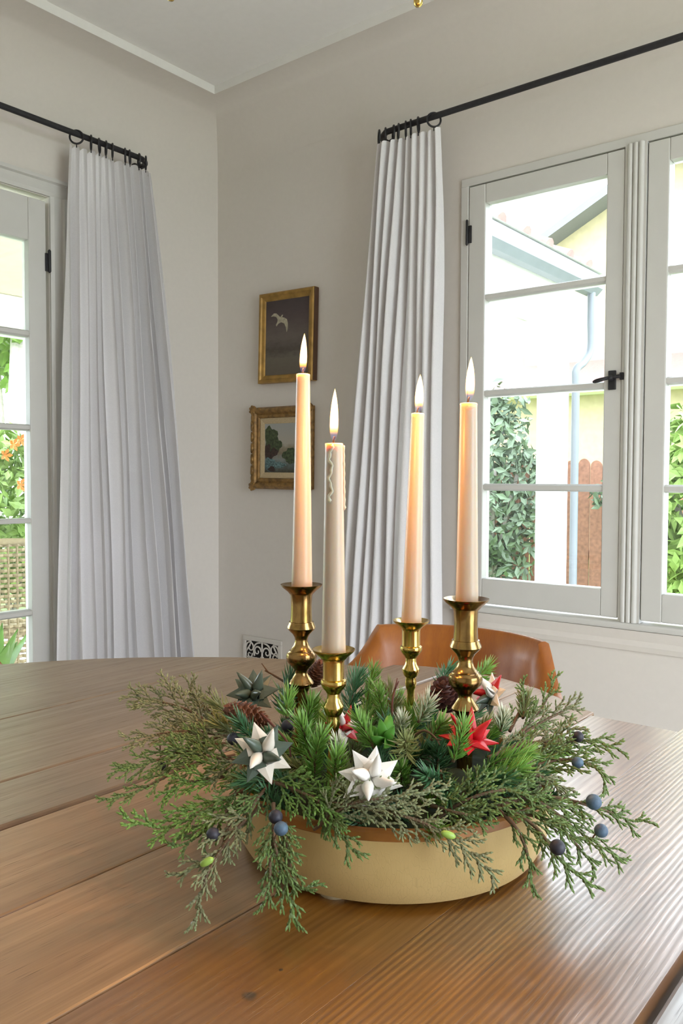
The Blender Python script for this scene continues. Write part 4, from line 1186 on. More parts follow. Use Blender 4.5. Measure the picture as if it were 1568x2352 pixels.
juniper([(530, 1690, .80), (430, 1680, .805), (340, 1690, .80), (285, 1700, .795)], 'dense greyish juniper spray pointing straight left at mid height', JG, 3, 1.2, 0.40, W, berries=[(370, 1759, .775, .0095, 'berry_dark', 'small dark berry')])
juniper([(545, 1705, .79), (440, 1720, .78), (340, 1752, .765), (262, 1772, .755)], 'green juniper spray on the left crossing the wide dark table seam', JD, 4, 1.2, 0.36, W)
juniper([(540, 1735, .77), (430, 1760, .755), (320, 1815, .735), (243, 1838, .725)], 'long thin juniper spray whose tip lies farthest left', JD, 5, 1.0, 0.26, W)
juniper([(580, 1770, .745), (480, 1790, .735), (420, 1800, .73), (372, 1838, .72)], 'short bright juniper spray on the left just above the bowl rim', CE, 6, 1.1, 0.36, W)
juniper([(560, 1815, .735), (470, 1860, .705), (380, 1900, .69), (280, 1878, .685)], 'fresh green juniper spray low on the left above the tan plank', CE, 7, 0.85, 0.36, W, rad=0.0016, maxside=0.055)
juniper([(565, 1825, .725), (500, 1880, .695), (440, 1930, .675), (392, 1948, .668)], 'juniper spray with stubby green twigs low left beside the bowl wall', JD, 8, 0.95, 0.38, W, rad=0.0014)
juniper([(580, 1840, .715), (530, 1885, .683), (500, 1960, .662), (402, 2012, .650)], 'grey frosted juniper spray over the left rim holding a dark berry', JG, 9, 0.95, 0.30, toC * 0.8 + UP * 0.5, berries=[(489, 1917, .668, .0115, 'berry_dark', 'dark berry')])
juniper([(600, 1850, .705), (530, 1920, .670), (475, 2010, .647), (455, 2090, .6385), (447, 2140, .6365)], 'longest juniper spray hanging over the left rim down to the table', JG, 10, 1.05, 0.17, toC * 0.8 + UP * 0.4 + rgt * 0.2, maxside=0.026, sag=0.5, rad=0.0014)
juniper([(628, 1845, .695), (630, 1930, .662), (650, 2010, .6495), (682, 2135, .643)], 'thick juniper spray hanging down the bowl front with two blue berries', JD, 11, 1.35, 0.24, toC, maxside=0.038, sag=0.6, rad=0.0014, berries=[(633, 1876, .662, .0115, 'berry_dark', 'dark wrinkled berry'), (645, 1903, .6525, .0115, 'berry_blue', 'pale blue berry')])
juniper([(636, 1870, .685), (622, 1960, .657), (618, 2030, .6475), (606, 2082, .6445)], 'flat juniper spray lying against the front left bowl wall', JD, 12, 1.4, 0.26, toC, maxside=0.034, sag=0.6, rad=0.0013)
juniper([(655, 1890, .680), (660, 1970, .653), (690, 2040, .6465), (728, 2022, .645)], 'short juniper spray curling right in front of the bowl', JD, 13, 1.2, 0.22, toC, maxside=0.024, sag=0.2)
juniper([(690, 1800, .715), (735, 1850, .688), (780, 1915, .663), (826, 1972, .657)], 'small dark juniper spray dropping over the front rim left of centre', JD, 14, 1.2, 0.30, toC, maxside=0.034, sag=0.5)
juniper([(610, 1790, .715), (680, 1815, .695), (745, 1850, .677), (772, 1905, .668)], 'bright green cedar spray on the front edge under the cream and green star', CE, 15, 1.3, 0.34, toC * 0.7 + UP * 0.6)
juniper([(760, 1845, .685), (860, 1860, .668), (960, 1885, .660), (1050, 1935, .653), (1148, 2028, .648)], 'long grey green juniper spray crossing the front rim towards lower right', JG, 16, 1.25, 0.22, toC * 0.7 + UP * 0.5, maxside=0.05, rad=0.0014)
juniper([(720, 1905, .680), (800, 1850, .672), (900, 1830, .668), (1030, 1812, .675)], 'olive grey juniper spray lying under the white star along the rim', JG, 17, 1.2, 0.28, toC * 0.8 + UP * 0.5, rad=0.0014, maxside=0.045)
juniper([(1000, 1880, .69), (1090, 1830, .685), (1180, 1815, .69), (1250, 1850, .695)], 'brownish green juniper spray arching over the front right rim', JD, 18, 1.2, 0.34, toC * 0.7 + UP * 0.6)
juniper([(1130, 1850, .695), (1230, 1840, .695), (1330, 1910, .69), (1440, 1985, .685)], 'long green juniper spray low on the right with a blue green berry', JD, 19, 1.25, 0.26, W, rad=0.0012, berries=[(1380, 1908, .683, .0115, 'berry_blue', 'blue green berry')])
juniper([(1150, 1835, .71), (1260, 1830, .71), (1370, 1855, .715), (1450, 1885, .72), (1494, 1880, .722)], 'juniper spray with the thin curved tip farthest right', JD, 20, 1.05, 0.22, W, maxside=0.05, berries=[(1363, 1842, .70, .0135, 'berry_blue', 'large blue berry')])
juniper([(1150, 1850, .69), (1230, 1900, .672), (1290, 1980, .655), (1372, 2042, .648)], 'green juniper spray hanging beside the right bowl wall with a dark berry', JD, 21, 1.1, 0.26, W, maxside=0.04, berries=[(1280, 1946, .652, .0125, 'berry_dark', 'dark berry')])
juniper([(1140, 1855, .685), (1190, 1910, .664), (1215, 1980, .6535), (1222, 2052, .647)], 'narrow green juniper spray hanging down the right front of the bowl', JD, 22, 1.0, 0.22, toC, maxside=0.03, sag=0.4)
juniper([(1170, 1860, .70), (1270, 1890, .69), (1340, 1960, .68), (1370, 2000, .675)], 'loose juniper spray between the long right sprays and the table', JD, 23, 0.9, 0.26, W, maxside=0.04)
juniper([(1180, 1745, .785), (1270, 1712, .79), (1350, 1700, .79), (1426, 1722, .785)], 'open juniper spray at right mid height under the highest right berry', JD, 24, 1.1, 0.34, W, berries=[(1327, 1692, .783, .0108, 'berry_dark', 'dark berry')])
juniper([(1190, 1770, .765), (1290, 1745, .765), (1370, 1765, .76), (1398, 1828, .755)], 'juniper spray on the right whose tip hooks downward', JD, 25, 1.0, 0.32, W, berries=[(1326, 1752, .757, .011, 'berry_blue', 'half hidden blue berry')])
juniper([(1190, 1690, .835), (1250, 1655, .85), (1300, 1630, .86), (1336, 1612, .865)], 'feathery juniper spray at the back right in front of the pale plank', JG, 26, 1.15, 0.38, toC)
juniper([(1170, 1680, .84), (1195, 1630, .86), (1210, 1600, .87), (1192, 1566, .875)], 'upright juniper spray at the back right below the chair crest', JD, 27, 0.9, 0.32, toC)
juniper([(1190, 1690, .83), (1240, 1630, .86), (1262, 1590, .87), (1276, 1552, .875)], 'thin upright juniper spray crossing the chair arm at the right', JD, 28, 0.85, 0.30, toC)
juniper([(1120, 1740, .77), (1200, 1710, .78), (1270, 1700, .785), (1330, 1668, .79)], 'dense grey green juniper spray filling the right side', JG, 29, 1.25, 0.34, W)
juniper([(1120, 1790, .735), (1200, 1780, .735), (1260, 1790, .735), (1310, 1830, .73)], 'dense brownish juniper spray at right above the rim', JG, 30, 1.25, 0.34, W)
juniper([(560, 1750, .76), (490, 1740, .765), (430, 1730, .77), (395, 1705, .775)], 'dense dark juniper spray filling the left side', JD, 31, 1.3, 0.38, W)
juniper([(600, 1730, .755), (550, 1745, .745), (510, 1775, .735), (478, 1800, .73)], 'short thick juniper tuft at the left, beside the cream and green star', JG, 32, 1.5, 0.42, toC * 0.8 + UP * 0.6)
juniper([(600, 1770, .735), (560, 1800, .722), (530, 1830, .712), (505, 1835, .706)], 'dark juniper tuft covering the left bowl rim', JD, 33, 1.5, 0.42, toC * 0.8 + UP * 0.6)
juniper([(620, 1800, .715), (590, 1835, .700), (572, 1862, .690), (540, 1868, .688)], 'short juniper tuft at the front left bowl rim', JD, 34, 1.5, 0.42, toC * 0.8 + UP * 0.6)
juniper([(570, 1700, .79), (520, 1690, .795), (475, 1700, .795), (450, 1690, .797)], 'tangled greyish juniper tuft at the left, behind the pine cone', JG, 35, 1.5, 0.42, toC * 0.8 + UP * 0.6)
juniper([(990, 1850, .695), (1040, 1865, .680), (1085, 1875, .674), (1120, 1895, .672)], 'dark juniper tuft along the front right bowl rim', JD, 36, 1.4, 0.36, toC * 0.8 + UP * 0.6)
for (px, py, D, ax_, lb) in ((474, 1980, .648, rgt * 0.9 + UP * 0.5, 'pale green bud on the hanging left juniper spray'), (1028, 1917, .647, rgt * 0.9 - UP * 0.3, 'pale green bud on the long front juniper spray')):
    c = atD(px, py, D); bd = MB().lathe([(0.0008, -0.0055), (0.0024, -0.004), (0.0030, 0), (0.0027, 0.004), (0.001, 0.0062)], c, ax_, seg=12)
    tag(bd.build('bud', M['bud'], loc=c, smooth=True), lb, 'bud')

# ================================================================== FIR AND PINE SPRIGS
HOLD = [(atD(692, 1345, .86), .020), (atD(766, 1494, .74), .016), (atD(944, 1427, .88), .016), (atD(1070, 1378, .796), .020)]
def pine(p, d, L, mat, seed, needle=0.020, nn=None, spread=(32, 62), nw=0.00085, tipw=0.0, stemmat='stem', cluster=False):
    r = random.Random(seed); g = MB(); d = Vector(d).normalized()
    pts = [Vector(p)]; dd = d.copy(); N = 14
    bend = Vector((r.gauss(0, .25), r.gauss(0, .25), r.gauss(0.1, .2)))
    for i in range(N):
        dd = (dd + bend / N).normalized(); pts.append(pts[-1] + dd * L / N)
    nn = nn or int(L / 0.00042)
    for i in range(nn):
        u = (i + r.random()) / nn
        if cluster: u = 0.55 + 0.45 * u
        x = u * N; k = min(int(x), N - 1); q = pts[k].lerp(pts[k + 1], x - k)
        ax = (pts[k + 1] - pts[k]).normalized()
        a = ax.orthogonal().normalized(); b = ax.cross(a); ph = i * 2.39996 + r.uniform(-.4, .4)
        rad = a * cos(ph) + b * sin(ph)
        ang = radians(r.uniform(*spread)) * (1.0 - 0.45 * u ** 3)
        nd = (ax * cos(ang) + rad * sin(ang)).normalized()
        Ln = needle * r.uniform(0.75, 1.1) * (0.75 + 0.25 * min(1, u * 5)) 
        mid = q + nd * Ln * 0.55; end = mid + (nd + ax * 0.25 + UP * 0.03).normalized() * Ln * 0.45
        s1 = nd.orthogonal().normalized(); s2 = nd.cross(s1); w_ = nw * r.uniform(0.8, 1.15)
        tri = lambda c, w: [c + s1 * w, c + (s2 * 0.87 - s1 * 0.5) * w, c - (s2 * 0.87 + s1 * 0.5) * w]
        vs = tri(q, w_ * 0.6) + tri(mid, w_) + [end]
        t0 = 0.55 * u * u
        g.add(vs, [(0, 1, 4, 3), (1, 2, 5, 4), (2, 0, 3, 5), (3, 4, 6), (4, 5, 6), (5, 3, 6)], [t0 * .3] * 3 + [t0 * 0.6 + tipw * 0.45] * 3 + [min(1, t0 + tipw + 0.1)])
    s = MB().tube(pts, [0.0016 - 0.0008 * i / N for i in range(N + 1)], 6)
    for mb in (g, s):
        for v in mb.v:
            for h, hr in HOLD:          # needles are pushed aside by the brass stems
                e = Vector((v.x - h.x, v.y - h.y)); l = e.length
                if l < hr * 0.72 and v.z < h.z: 
                    e = e / max(l, 1e-6) * hr * 0.72; v.x = h.x + e.x; v.y = h.y + e.y
    return g, s
def add_pine(p, d, L, matname, seed, label, group, **kw):
    g, s = pine(p, d, L, M[matname], seed, **kw)
    t = thing('fir_sprig', p, label, 'sprig', group)
    s.build('stem', M[kw.get('stemmat', 'stem')], t, smooth=True)
    g.build('needles', M[matname], t, tip=True, kind='stuff')
# sprigs that stand out in the photograph: base pixel, tip pixel, depths
NAMED = [
 ((700, 1700, .755), (705, 1610, .75), 'pine_bright', .018, 'bright green fir sprig rising left of the front candlestick'),
 ((715, 1740, .735), (690, 1660, .73), 'pine_bright', .018, 'bright green fir sprig between the cream green star and front candlestick'),
 ((720, 1790, .715), (720, 1690, .705), 'pine_bright', .017, 'bright green fir sprig directly under the front candlestick'),
 ((770, 1800, .705), (765, 1730, .70), 'pine_bright', .019, 'bright green fir sprig at the left edge of the white star'),
 ((600, 1720, .76), (545, 1662, .765), 'pine_dark', .019, 'dark blue green fir sprig just below the reddish cone'),
 ((560, 1670, .83), (500, 1625, .85), 'pine_olive', .022, 'pale olive fir sprig left of the dark green star'),
 ((545, 1690, .80), (500, 1668, .815), 'pine_olive', .020, 'olive brown fir sprig left of the reddish cone'),
 ((650, 1640, .85), (660, 1555, .88), 'pine_dark', .024, 'tall fir sprig between the green star and the tall left candlestick'),
 ((660, 1650, .82), (650, 1595, .83), 'pine_bright', .018, 'mid green fir sprig right of the dark green star'),
 ((800, 1640, .85), (815, 1550, .87), 'pine_dark', .024, 'dark fir sprig rising right of the front candlestick'),
 ((840, 1640, .87), (850, 1545, .90), 'pine_bright', .018, 'tall fir sprig pointing up in front of the orange chair back'),
 ((880, 1650, .84), (868, 1585, .85), 'pine_bright', .018, 'mid green fir sprig at the middle of the arrangement'),
 ((905, 1640, .86), (900, 1575, .875), 'pine_olive', .018, 'olive fir sprig with a bare reddish stem near the short back candlestick'),
 ((1010, 1580, .91), (1018, 1535, .925), 'pine_dark', .018, 'small fir sprig sticking up above the dark round cone'),
 ((1085, 1570, .93), (1120, 1530, .945), 'pine_bright', .020, 'fir sprig standing out at back right of the tall right candlestick'),
 ((960, 1660, .80), (985, 1610, .80), 'pine_white', .018, 'cream tipped fir sprig left of the right candlestick'),
 ((915, 1695, .765), (925, 1650, .76), 'pine_white', .015, 'cream tipped fir sprig right of the bright leaves'),
 ((1150, 1680, .80), (1155, 1645, .80), 'pine_white', .015, 'cream tipped fir sprig right of the red star'),
 ((780, 1740, .72), (775, 1705, .715), 'pine_white', .014, 'cream tipped fir sprig directly above the white star'),
 ((935, 1740, .725), (925, 1700, .70), 'pine_olive', .021, 'olive needle rosette facing out right of the white star'),
 ((1040, 1750, .715), (1075, 1670, .712), 'pine_bright', .018, 'bright fir sprig crossing in front of the red star'),
 ((1120, 1760, .725), (1200, 1715, .73), 'pine_bright', .020, 'bright green fir sprig right of the red star'),
 ((1110, 1800, .715), (1195, 1770, .705), 'pine_bright', .022, 'brightest green fir sprig low on the right side'),
 ((1080, 1800, .71), (1160, 1790, .70), 'pine_dark', .022, 'dark green fir sprig under the brightest right sprig'),
 ((1020, 1800, .71), (965, 1790, .695), 'pine_dark', .019, 'dark blue green fir sprig right of the white star'),
 ((1010, 1770, .72), (1030, 1830, .695), 'pine_dark', .019, 'dark blue green fir sprig hanging at the front right rim'),
 ((1200, 1650, .85), (1215, 1600, .87), 'pine_olive', .020, 'yellow green fir sprig at the back right by the chair arm'),
 ((990, 1700, .76), (1010, 1655, .755), 'pine_bright', .017, 'mid green fir sprig left of the red star'),
 ((860, 1720, .735), (820, 1650, .74), 'pine_bright', .018, 'mid green fir sprig right of the front candlestick foot'),
 ((650, 1800, .72), (560, 1790, .715), 'pine_dark', .018, 'dark fir sprig in shade under the cream and green star'),
]
for i, (a, b, mn, nl, lb) in enumerate(NAMED):
    p0, p1 = atD(*a), atD(*b)
    add_pine(p0, p1 - p0, (p1 - p0).length, mn, 100 + i, lb, 'fir sprigs standing out of the greens', needle=nl, tipw=(0.75 if mn == 'pine_white' else 0.0), nn=(70 if mn == 'pine_white' else None), spread=((25, 80) if 'rosette' in lb else (32, 62)))
# filling sprigs over the whole bowl, in sectors
SECT = ['front', 'front right', 'right', 'back right', 'back', 'back left', 'left', 'front left']
ORD = {}
fill_n = 78
rf = random.Random(5)
viewa = atan2(-BY, -BX)
for i in range(fill_n):
    rr_ = 0.142 * sqrt((i + 0.6) / fill_n); ph = i * 2.39996
    q = Vector((rr_ * cos(ph), rr_ * sin(ph), 0))
    hb = 0.052 + 0.024 * (1 - (rr_ / 0.146) ** 2)
    p = BC + q + UP * hb
    if any((Vector((p.x - h.x, p.y - h.y))).length < hr + 0.004 for h, hr in HOLD): continue
    tiltv = (q.normalized() * (0.15 + 1.15 * (rr_ / 0.146) ** 1.5) + UP * 0.8 + Vector((rf.gauss(0, .22), rf.gauss(0, .22), 0))).normalized()
    fa = (ph - viewa) % (2 * pi)
    si = int(((fa + pi / 8) % (2 * pi)) / (pi / 4))
    front = cos(fa)
    mn = rf.choice(['pine_dark', 'pine_dark', 'pine_bright', 'pine_olive'] if front > 0.2 else ['pine_bright', 'pine_bright', 'pine_dark', 'pine_olive'])
    L = rf.uniform(0.034, 0.052) * (1.0 - 0.25 * max(0, front))
    cw = {'pine_dark': 'dark green', 'pine_bright': 'bright green', 'pine_olive': 'olive green'}[mn]
    ring_ = 'inner' if rr_ < 0.08 else 'outer'
    lb = 'short %s fir sprig packed among others in the %s %s of the bowl' % (cw, ring_, SECT[si])
    add_pine(p, tiltv, L, mn, 300 + i, lb, 'packed %s fir sprigs, %s %s' % (cw, ring_, SECT[si]), needle=rf.uniform(.016, .022))

# bright broad leaves and bare twigs
lt = thing('leaf_sprig', atD(880, 1705, .745), 'glossy bright green leaf tuft in the middle, left of the cream tipped sprig', 'leaf')
for k, (tx, ty, tD) in enumerate(((872, 1650, .735), (905, 1665, .735), (850, 1690, .728), (915, 1700, .727), (880, 1720, .722), (845, 1665, .75), (895, 1640, .76))):
    a, b = atD(882, 1702, .742), atD(tx, ty, tD); d = b - a; sd = d.cross(toC).normalized(); n_ = sd.cross(d).normalized()
    vs = []; N = 8
    for i in range(N + 1):
        u = i / N; wv = 0.0046 * sin(pi * min(1, u * 0.96 + 0.04)) ** 0.8; c = a + d * u + n_ * 0.004 * sin(pi * u)
        vs += [c - sd * wv + n_ * 0.001, c - n_ * 0.0006, c + sd * wv + n_ * 0.001]
    fs = [(i * 3 + j, i * 3 + j + 1, i * 3 + j + 4, i * 3 + j + 3) for i in range(N) for j in (0, 1)]
    o = MB().add(vs, fs).build('leaf', M['bright_leaf'], lt, smooth=True)
    o.modifiers.new('thick', 'SOLIDIFY').thickness = 0.0004
for pts, mm, lb in (([(600, 1640, .79), (625, 1665, .77), (660, 1705, .745), (668, 1738, .735)], 'redstem', 'thin reddish bare twig running between the two left stars'),
                    ([(905, 1665, .84), (900, 1625, .85), (905, 1590, .86), (915, 1565, .87)], 'redstem', 'short reddish bare twig in front of the short back candlestick'),
                    ([(950, 1690, .745), (975, 1678, .74), (1000, 1695, .735), (1010, 1712, .73)], 'stem', 'bent brown bare twig left of the red star'),
                    ([(660, 1570, .88), (635, 1555, .89), (618, 1545, .895), (608, 1540, .895)], 'stem', 'thin grey bare twig right of the dark green star')):
    P = [atD(*p) for p in pts]
    tw = thing('bare_twig', P[0], lb, 'twig')
    mp_ = spline(P, 16)
    MB().tube(mp_, [0.0014 - 0.0007 * i / 15 for i in range(16)], 7).build('stem', M[mm], tw, smooth=True)
    sb = mp_[11]
    MB().tube([sb, sb + (mp_[13] - mp_[10]).normalized() * 0.008 + UP * 0.006], [0.0009, 0.0005], 6).build('side_twig', M[mm], tw, smooth=True)
for k, (px, py, D, dia, lb) in enumerate(((660, 1667, .765, .0115, 'dark berry lying in shade between the two left stars'), (535, 1697, .758, .0115, 'dark berry half hidden left of the cream and green star'))):
    c = atD(px, py, D)
    tag(MB().sphere(c, dia / 2, 20, 14).build('berry', M['berry_dark'], loc=c, smooth=True), lb, 'berry')

# ================================================================== OUTSIDE
MB().box((-30, -20, -0.30), (20, 40, -0.22)).build('ground', M['grass'], kind='structure')
MB().box((-2.62, 2.43, -0.225), (4.5, 5.4, -0.10)).build('side_path', M['patio'], kind='structure')
MB().box((1.86, -3.0, -0.225), (6.0, 2.42, -0.08)).build('bounce_paving', M['patio'], kind='structure')  # unseen pale paving added to bounce neutral light into the room
MB().box((-6.2, -3.0, -0.225), (-2.63, 5.9, -0.06)).build('patio', M['patio'], kind='structure')
# covered porch along the left wall: columns, beam, ceiling, eave with gutter and tiles
po = thing('porch', (-3.6, 2.0, -0.06), 'white porch outside with square columns, eave gutter and downpipe', 'porch')
bar((-6.0, -3.0, 2.46), (-2.66, 5.35, 2.52)).build('porch_ceiling', M['cream'], po)
PCX, PCY = -2.36, 5.12
bar((-2.437, 5.12, -0.06), (-2.283, 5.30, 2.28)).build('column', M['stucco'], po, bevel=0.01)
bar((-6.0, 4.98, -0.06), (-5.72, 5.28, 2.28)).build('column', M['stucco'], po, bevel=0.01)
bar((-5.98, -2.9, -0.06), (-5.74, -2.65, 2.28)).build('column', M['stucco'], po, bevel=0.01)
bar((PCX - 0.24, 2.44, 2.22), (PCX + 0.05, 5.34, 2.46)).build('beam', M['stucco'], po, bevel=0.01)
bar((-6.02, -3.0, 2.20), (-5.70, 5.34, 2.46)).build('beam', M['stucco'], po, bevel=0.01)
bar((-5.70, 4.99, 2.20), (PCX - 0.25, 5.34, 2.46)).build('beam', M['stucco'], po, bevel=0.01)
bar((-3.75, -3.0, 2.40), (-3.55, 4.98, 2.459)).build('ceiling_batten', M['stucco'], po)
# sloping roof of the porch
MB().prism([(-2.66, -3.1, 2.53), (-6.25, -3.1, 2.53), (-4.2, -3.1, 3.25), (-2.66, -3.1, 2.74)], (0, 5.54, 0)).build('roof', M['stucco'], po)
MB().prism([(-2.16, 2.44, 2.53), (-6.25, 2.44, 2.53), (-4.2, 2.44, 3.25)], (0, 3.12, 0)).build('roof', M['stucco'], po)
gp = [(-2.30, 2.50), (-2.30, 2.42), (-2.27, 2.39), (-2.21, 2.39), (-2.17, 2.43), (-2.16, 2.51), (-2.18, 2.51), (-2.20, 2.45), (-2.26, 2.43), (-2.28, 2.50)]
MB().prism([(x, 2.46, z) for x, z in gp], (0, 3.12, 0)).build('gutter', M['gutter'], po)
for k in range(10):
    y = 2.60 + k * 0.31
    MB().lathe([(0.055, 0), (0.06, 0.30), (0.05, 0.30)], (-2.20, y, 2.545), (-0.93, 0, 0.36), 10).build('roof_tile', M['rooftile'], po, smooth=40)
dpts = [Vector((-2.22, 5.50, 2.40)), Vector((-2.22, 5.50, 2.22)), Vector((-2.22, 5.50, 2.02)), Vector((-2.235, 5.42, 1.92)), Vector((-2.255, 5.345, 1.86)), Vector((-2.255, 5.34, 1.74)), Vector((-2.255, 5.34, 1.2)), Vector((-2.255, 5.34, 0.4)), Vector((-2.255, 5.34, -0.05))]
MB().tube(spline(dpts, 50), 0.027, 12).build('downpipe', M['gutter'], po, smooth=50)
# board fence with rounded tops, across the back of the side yard
fe = thing('picket_fence', (-1.5, 9.3, -0.22), 'reddish brown cedar fence of rounded pickets behind the vines', 'fence')
for k in range(42):
    x = -6.4 + k * 0.152; hh = 1.36 + 0.012 * sin(k * 2.7)
    pr = [(x - 0.069, -0.18), (x + 0.069, -0.18), (x + 0.069, hh - 0.075)] + [(x + 0.069 * cos(a), hh - 0.075 + 0.075 * sin(a)) for a in [pi * i / 8 for i in range(1, 8)]] + [(x - 0.069, hh - 0.075)]
    MB().prism([(a, 9.3 + 0.01 * (k % 2), z) for a, z in pr], (0, 0.022, 0)).build('picket', M['fence'], fe)
for z in (0.2, 0.95):
    bar((-6.5, 9.335, z), (0.0, 9.375, z + 0.09)).build('fence_rail', M['fence'], fe)
# neighbouring yellow house
hs = thing('yellow_house', (-4.5, 16, -0.22), 'yellow rendered house with pink tile roof and gable beyond the fence', 'house')
bar((-11.5, 14.0, -0.22), (2.0, 19, 2.75)).build('wall', M['yellow'], hs)
MB().prism([(-12.0, 13.5, 2.62), (2.5, 13.5, 2.62), (2.5, 13.5, 2.72), (-12.0, 13.5, 2.72)], (0, 0.5, 0)).build('eave_board', M['stucco'], hs)
MB().prism([(-12.0, 13.5, 2.73), (-12.0, 16.5, 4.0), (-12.0, 19.5, 2.73)], (14.5, 0, 0)).build('roof', M['rooftile'], hs)
MB().prism([(-7.4, 15.0, 2.6), (-1.4, 15.0, 2.6), (-1.4, 15.0, 5.35), (-4.4, 15.0, 6.85), (-7.4, 15.0, 5.35)], (0, 3, 0)).build('gable_wall', M['yellow'], hs)
MB().prism([(-7.8, 14.5, 5.12), (-4.4, 14.5, 6.82), (-1.0, 14.5, 5.12), (-1.0, 14.5, 5.26), (-4.4, 14.5, 7.0), (-7.8, 14.5, 5.26)], (0, 3.6, 0)).build('gable_roof', M['gutter'], hs)

def leaf_mass(fn, n, size, seed, fold=0.25):
    r = random.Random(seed); mb = MB()
    for i in range(n):
        c, out = fn(r)
        d = (Vector((r.gauss(0, 1), r.gauss(0, 1), r.gauss(0, 1))) + out * 1.1).normalized()
        s1 = d.orthogonal().normalized(); a = r.uniform(0, 6.28); s2 = d.cross(s1)
        u = s1 * cos(a) + s2 * sin(a); v = d.cross(u)
        s = size * r.uniform(0.6, 1.25)
        mb.add([c - u * s, c - v * s * 0.45 + d * s * fold * 0.4, c + u * s, c + v * s * 0.45 + d * s * fold * 0.4, c], [(0, 1, 4), (1, 2, 4), (2, 3, 4), (3, 0, 4)])
    return mb
def shrub(name, c, rad, n, size, seed, mat, label, cat, flowers=0, trunk=None, group=None):
    c = Vector(c); rad = Vector(rad)
    t = thing(name, (c.x, c.y, -0.2), label, cat, group)
    def fn(r):
        while True:
            q = Vector((r.uniform(-1, 1), r.uniform(-1, 1), r.uniform(-1, 1)))
            l = q.length
            if 0.25 < l < 1.0: break
        bump = 0.80 + 0.28 * noise.noise(q.normalized() * 3.1 + c)
        q2 = q.normalized() * (l ** 0.45) * bump
        return c + Vector((q2.x * rad.x, q2.y * rad.y, q2.z * rad.z)), q.normalized()
    leaf_mass(fn, n, size, seed).build('foliage', mat, t, kind='stuff')
    if flowers:
        r = random.Random(seed + 1)
        for k in range(flowers):
            p, o_ = fn(r)
            if k == 0: base_ = None
            q = Vector((r.uniform(0.2, 1), r.uniform(-1, 1), r.uniform(0.0, 1.0))).normalized()
            p = c + Vector((q.x * rad.x, q.y * rad.y, q.z * rad.z)) * 0.92
            fb = MB()
            for j in range(5):
                a = 2 * pi * j / 5; u = Vector((0, cos(a), sin(a)))
                fb.add([p, p + u * 0.035 + Vector((0.02, -sin(a) * 0.018, cos(a) * 0.018)), p + u * 0.06 + Vector((0.03, 0, 0)), p + u * 0.035 + Vector((0.02, sin(a) * 0.018, -cos(a) * 0.018))], [(0, 1, 2, 3)])
            fb.build('flower', M['flower'], t)
    tr = MB(); r = random.Random(seed + 9)
    for k in range(4):
        a = 2 * pi * k / 4 + 0.4
        tr.tube(spline([Vector((c.x, c.y, -0.22)), Vector((c.x + 0.15 * rad.x * cos(a), c.y + 0.15 * rad.y * sin(a), c.z - rad.z * 0.4)), c + Vector((0.45 * rad.x * cos(a), 0.45 * rad.y * sin(a), 0.2 * rad.z))], 7), 0.025, 6)
    tr.build('stems', M['bark'], t, smooth=True)
    return t
shrub('flowering_hedge', (-7.3, 4.1, 0.75), (0.7, 1.7, 1.0), 5200, 0.07, 21, M['leafA'], 'bright green hedge with orange flowers outside the french door', 'hedge', flowers=26)
gtree = shrub('garden_tree', (-10.5, 5.9, 3.6), (2.0, 2.0, 1.5), 2600, 0.15, 22, M['leafA'], 'leafy garden tree with pale trunk behind the orange flowered hedge', 'tree')
trk = MB().tube(spline([(-9.6, 5.45, -0.2), (-9.62, 5.47, 1.2), (-9.55, 5.5, 2.2), (-9.7, 5.6, 3.4)], 12), [0.20, 0.19, 0.18, 0.17, 0.17, 0.16, 0.15, 0.15, 0.14, 0.13, 0.12, 0.1], 12)
trk.build('trunk', M['bark'], gtree, smooth=True)
shrub('climbing_vine', (-4.75, 8.8, 0.95), (0.75, 0.42, 1.5), 2600, 0.075, 23, M['leafB'], 'green vine climbing over the fence, seen left of the white column', 'vine')
shrub('climbing_vine', (-3.35, 9.0, 0.95), (0.30, 0.2, 0.2), 160, 0.06, 24, M['leafB'], 'small vine tuft on the fence, seen right of the white column', 'vine')
shrub('garden_shrub', (-1.62, 6.3, 0.85), (0.62, 0.55, 1.0), 3000, 0.07, 25, M['leafA'], 'bright green shrub filling the right hand casement window', 'shrub')

# wicker chair and pot plant on the patio
wc = thing('wicker_chair', (-4.15, 2.33, -0.06), 'pale woven wicker armchair on the patio outside the french door', 'chair')
wv = MB(); c0 = Vector((-3.62, 2.10, 0))
ax_w = Vector((0.30, 0.954, 0)).normalized(); nrm_w = Vector((0.954, -0.30, 0))
o_ = Vector((-3.72, 1.62, 0)); WW, Z0, Z1 = 0.52, 0.20, 0.80
for j in range(26):
    z = Z0 + (Z1 - Z0) * j / 25
    wv.tube([o_ + ax_w * (WW * i / 26) + Vector((0, 0, z)) + nrm_w * (0.008 * (1 if (i + j) % 2 else -1)) for i in range(27)], 0.0085, 5)
wv.build('woven_back', M['wicker'], wc, kind='stuff')
ws = MB()
for i in range(14):
    p = o_ + ax_w * (WW * i / 13)
    MBp = ws.tube([p + Vector((0, 0, Z0 - 0.02)), p + Vector((0, 0, Z1 + 0.01))], 0.006, 5)
ws.build('uprights', M['wicker'], wc, kind='stuff')
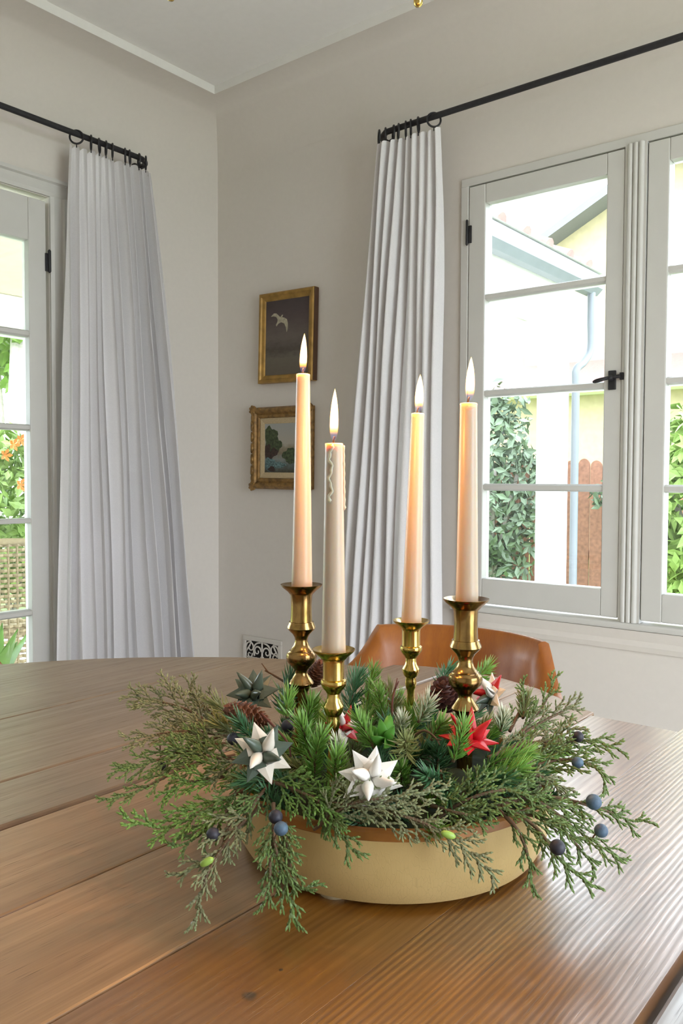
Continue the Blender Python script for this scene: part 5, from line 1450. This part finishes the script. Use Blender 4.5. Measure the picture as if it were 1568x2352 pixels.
MB().tube(spline([o_ + Vector((0, 0, Z0)), o_ + Vector((0, 0, Z1 - 0.03)), o_ + ax_w * 0.04 + Vector((0, 0, Z1 + 0.012)), o_ + ax_w * (WW - 0.04) + Vector((0, 0, Z1 + 0.012)), o_ + ax_w * WW + Vector((0, 0, Z1 - 0.03)), o_ + ax_w * WW + Vector((0, 0, Z0))], 40), 0.016, 8).build('frame', M['wicker'], wc, smooth=True)
sq = [o_ + Vector((0, 0, 0.36)), o_ + ax_w * WW + Vector((0, 0, 0.36)), o_ + ax_w * WW - nrm_w * 0.5 + Vector((0, 0, 0.36)), o_ - nrm_w * 0.5 + Vector((0, 0, 0.36))]
MB().prism(sq, (0, 0, 0.05)).build('seat', M['wicker'], wc, bevel=0.01)
for p in (o_, o_ + ax_w * WW, o_ + ax_w * WW - nrm_w * 0.48, o_ - nrm_w * 0.48):
    MB().tube([p + Vector((0, 0, 0.40)), p + Vector((0, 0, -0.058))], 0.018, 8).build('leg', M['wicker'], wc, smooth=True)
pp = Vector((-3.05, 1.60, -0.06))
pt = thing('potted_plant', pp, 'potted plant with broad pointed leaves outside the french door', 'plant')
MB().lathe([(0.10, 0), (0.13, 0.02), (0.16, 0.26), (0.17, 0.30), (0.15, 0.30), (0.14, 0.26)], pp, seg=24).build('pot', M['rooftile'], pt, smooth=40)
rp = random.Random(3)
for k in range(15):
    a = rp.uniform(0, 6.28); L = rp.uniform(0.26, 0.40)
    d = Vector((cos(a) * 0.36, sin(a) * 0.36, 1)).normalized()
    a0 = pp + Vector((cos(a) * 0.03, sin(a) * 0.03, 0.27)); sd = d.cross(Vector((cos(a), sin(a), 0))).normalized()
    P = spline([a0, a0 + d * L * 0.5, a0 + d * L * 0.95 + Vector((cos(a), sin(a), 0)) * 0.05], 9)
    vs = []
    for i, c in enumerate(P):
        wv_ = 0.034 * sin(pi * (0.04 + 0.955 * i / 8)); vs += [c - sd * wv_, c + Vector((cos(a), sin(a), 0)) * 0.008, c + sd * wv_]
    MB().add(vs, [(i * 3 + j, i * 3 + j + 1, i * 3 + j + 4, i * 3 + j + 3) for i in range(8) for j in (0, 1)]).build('leaf', M['leafC'], pt, smooth=True)
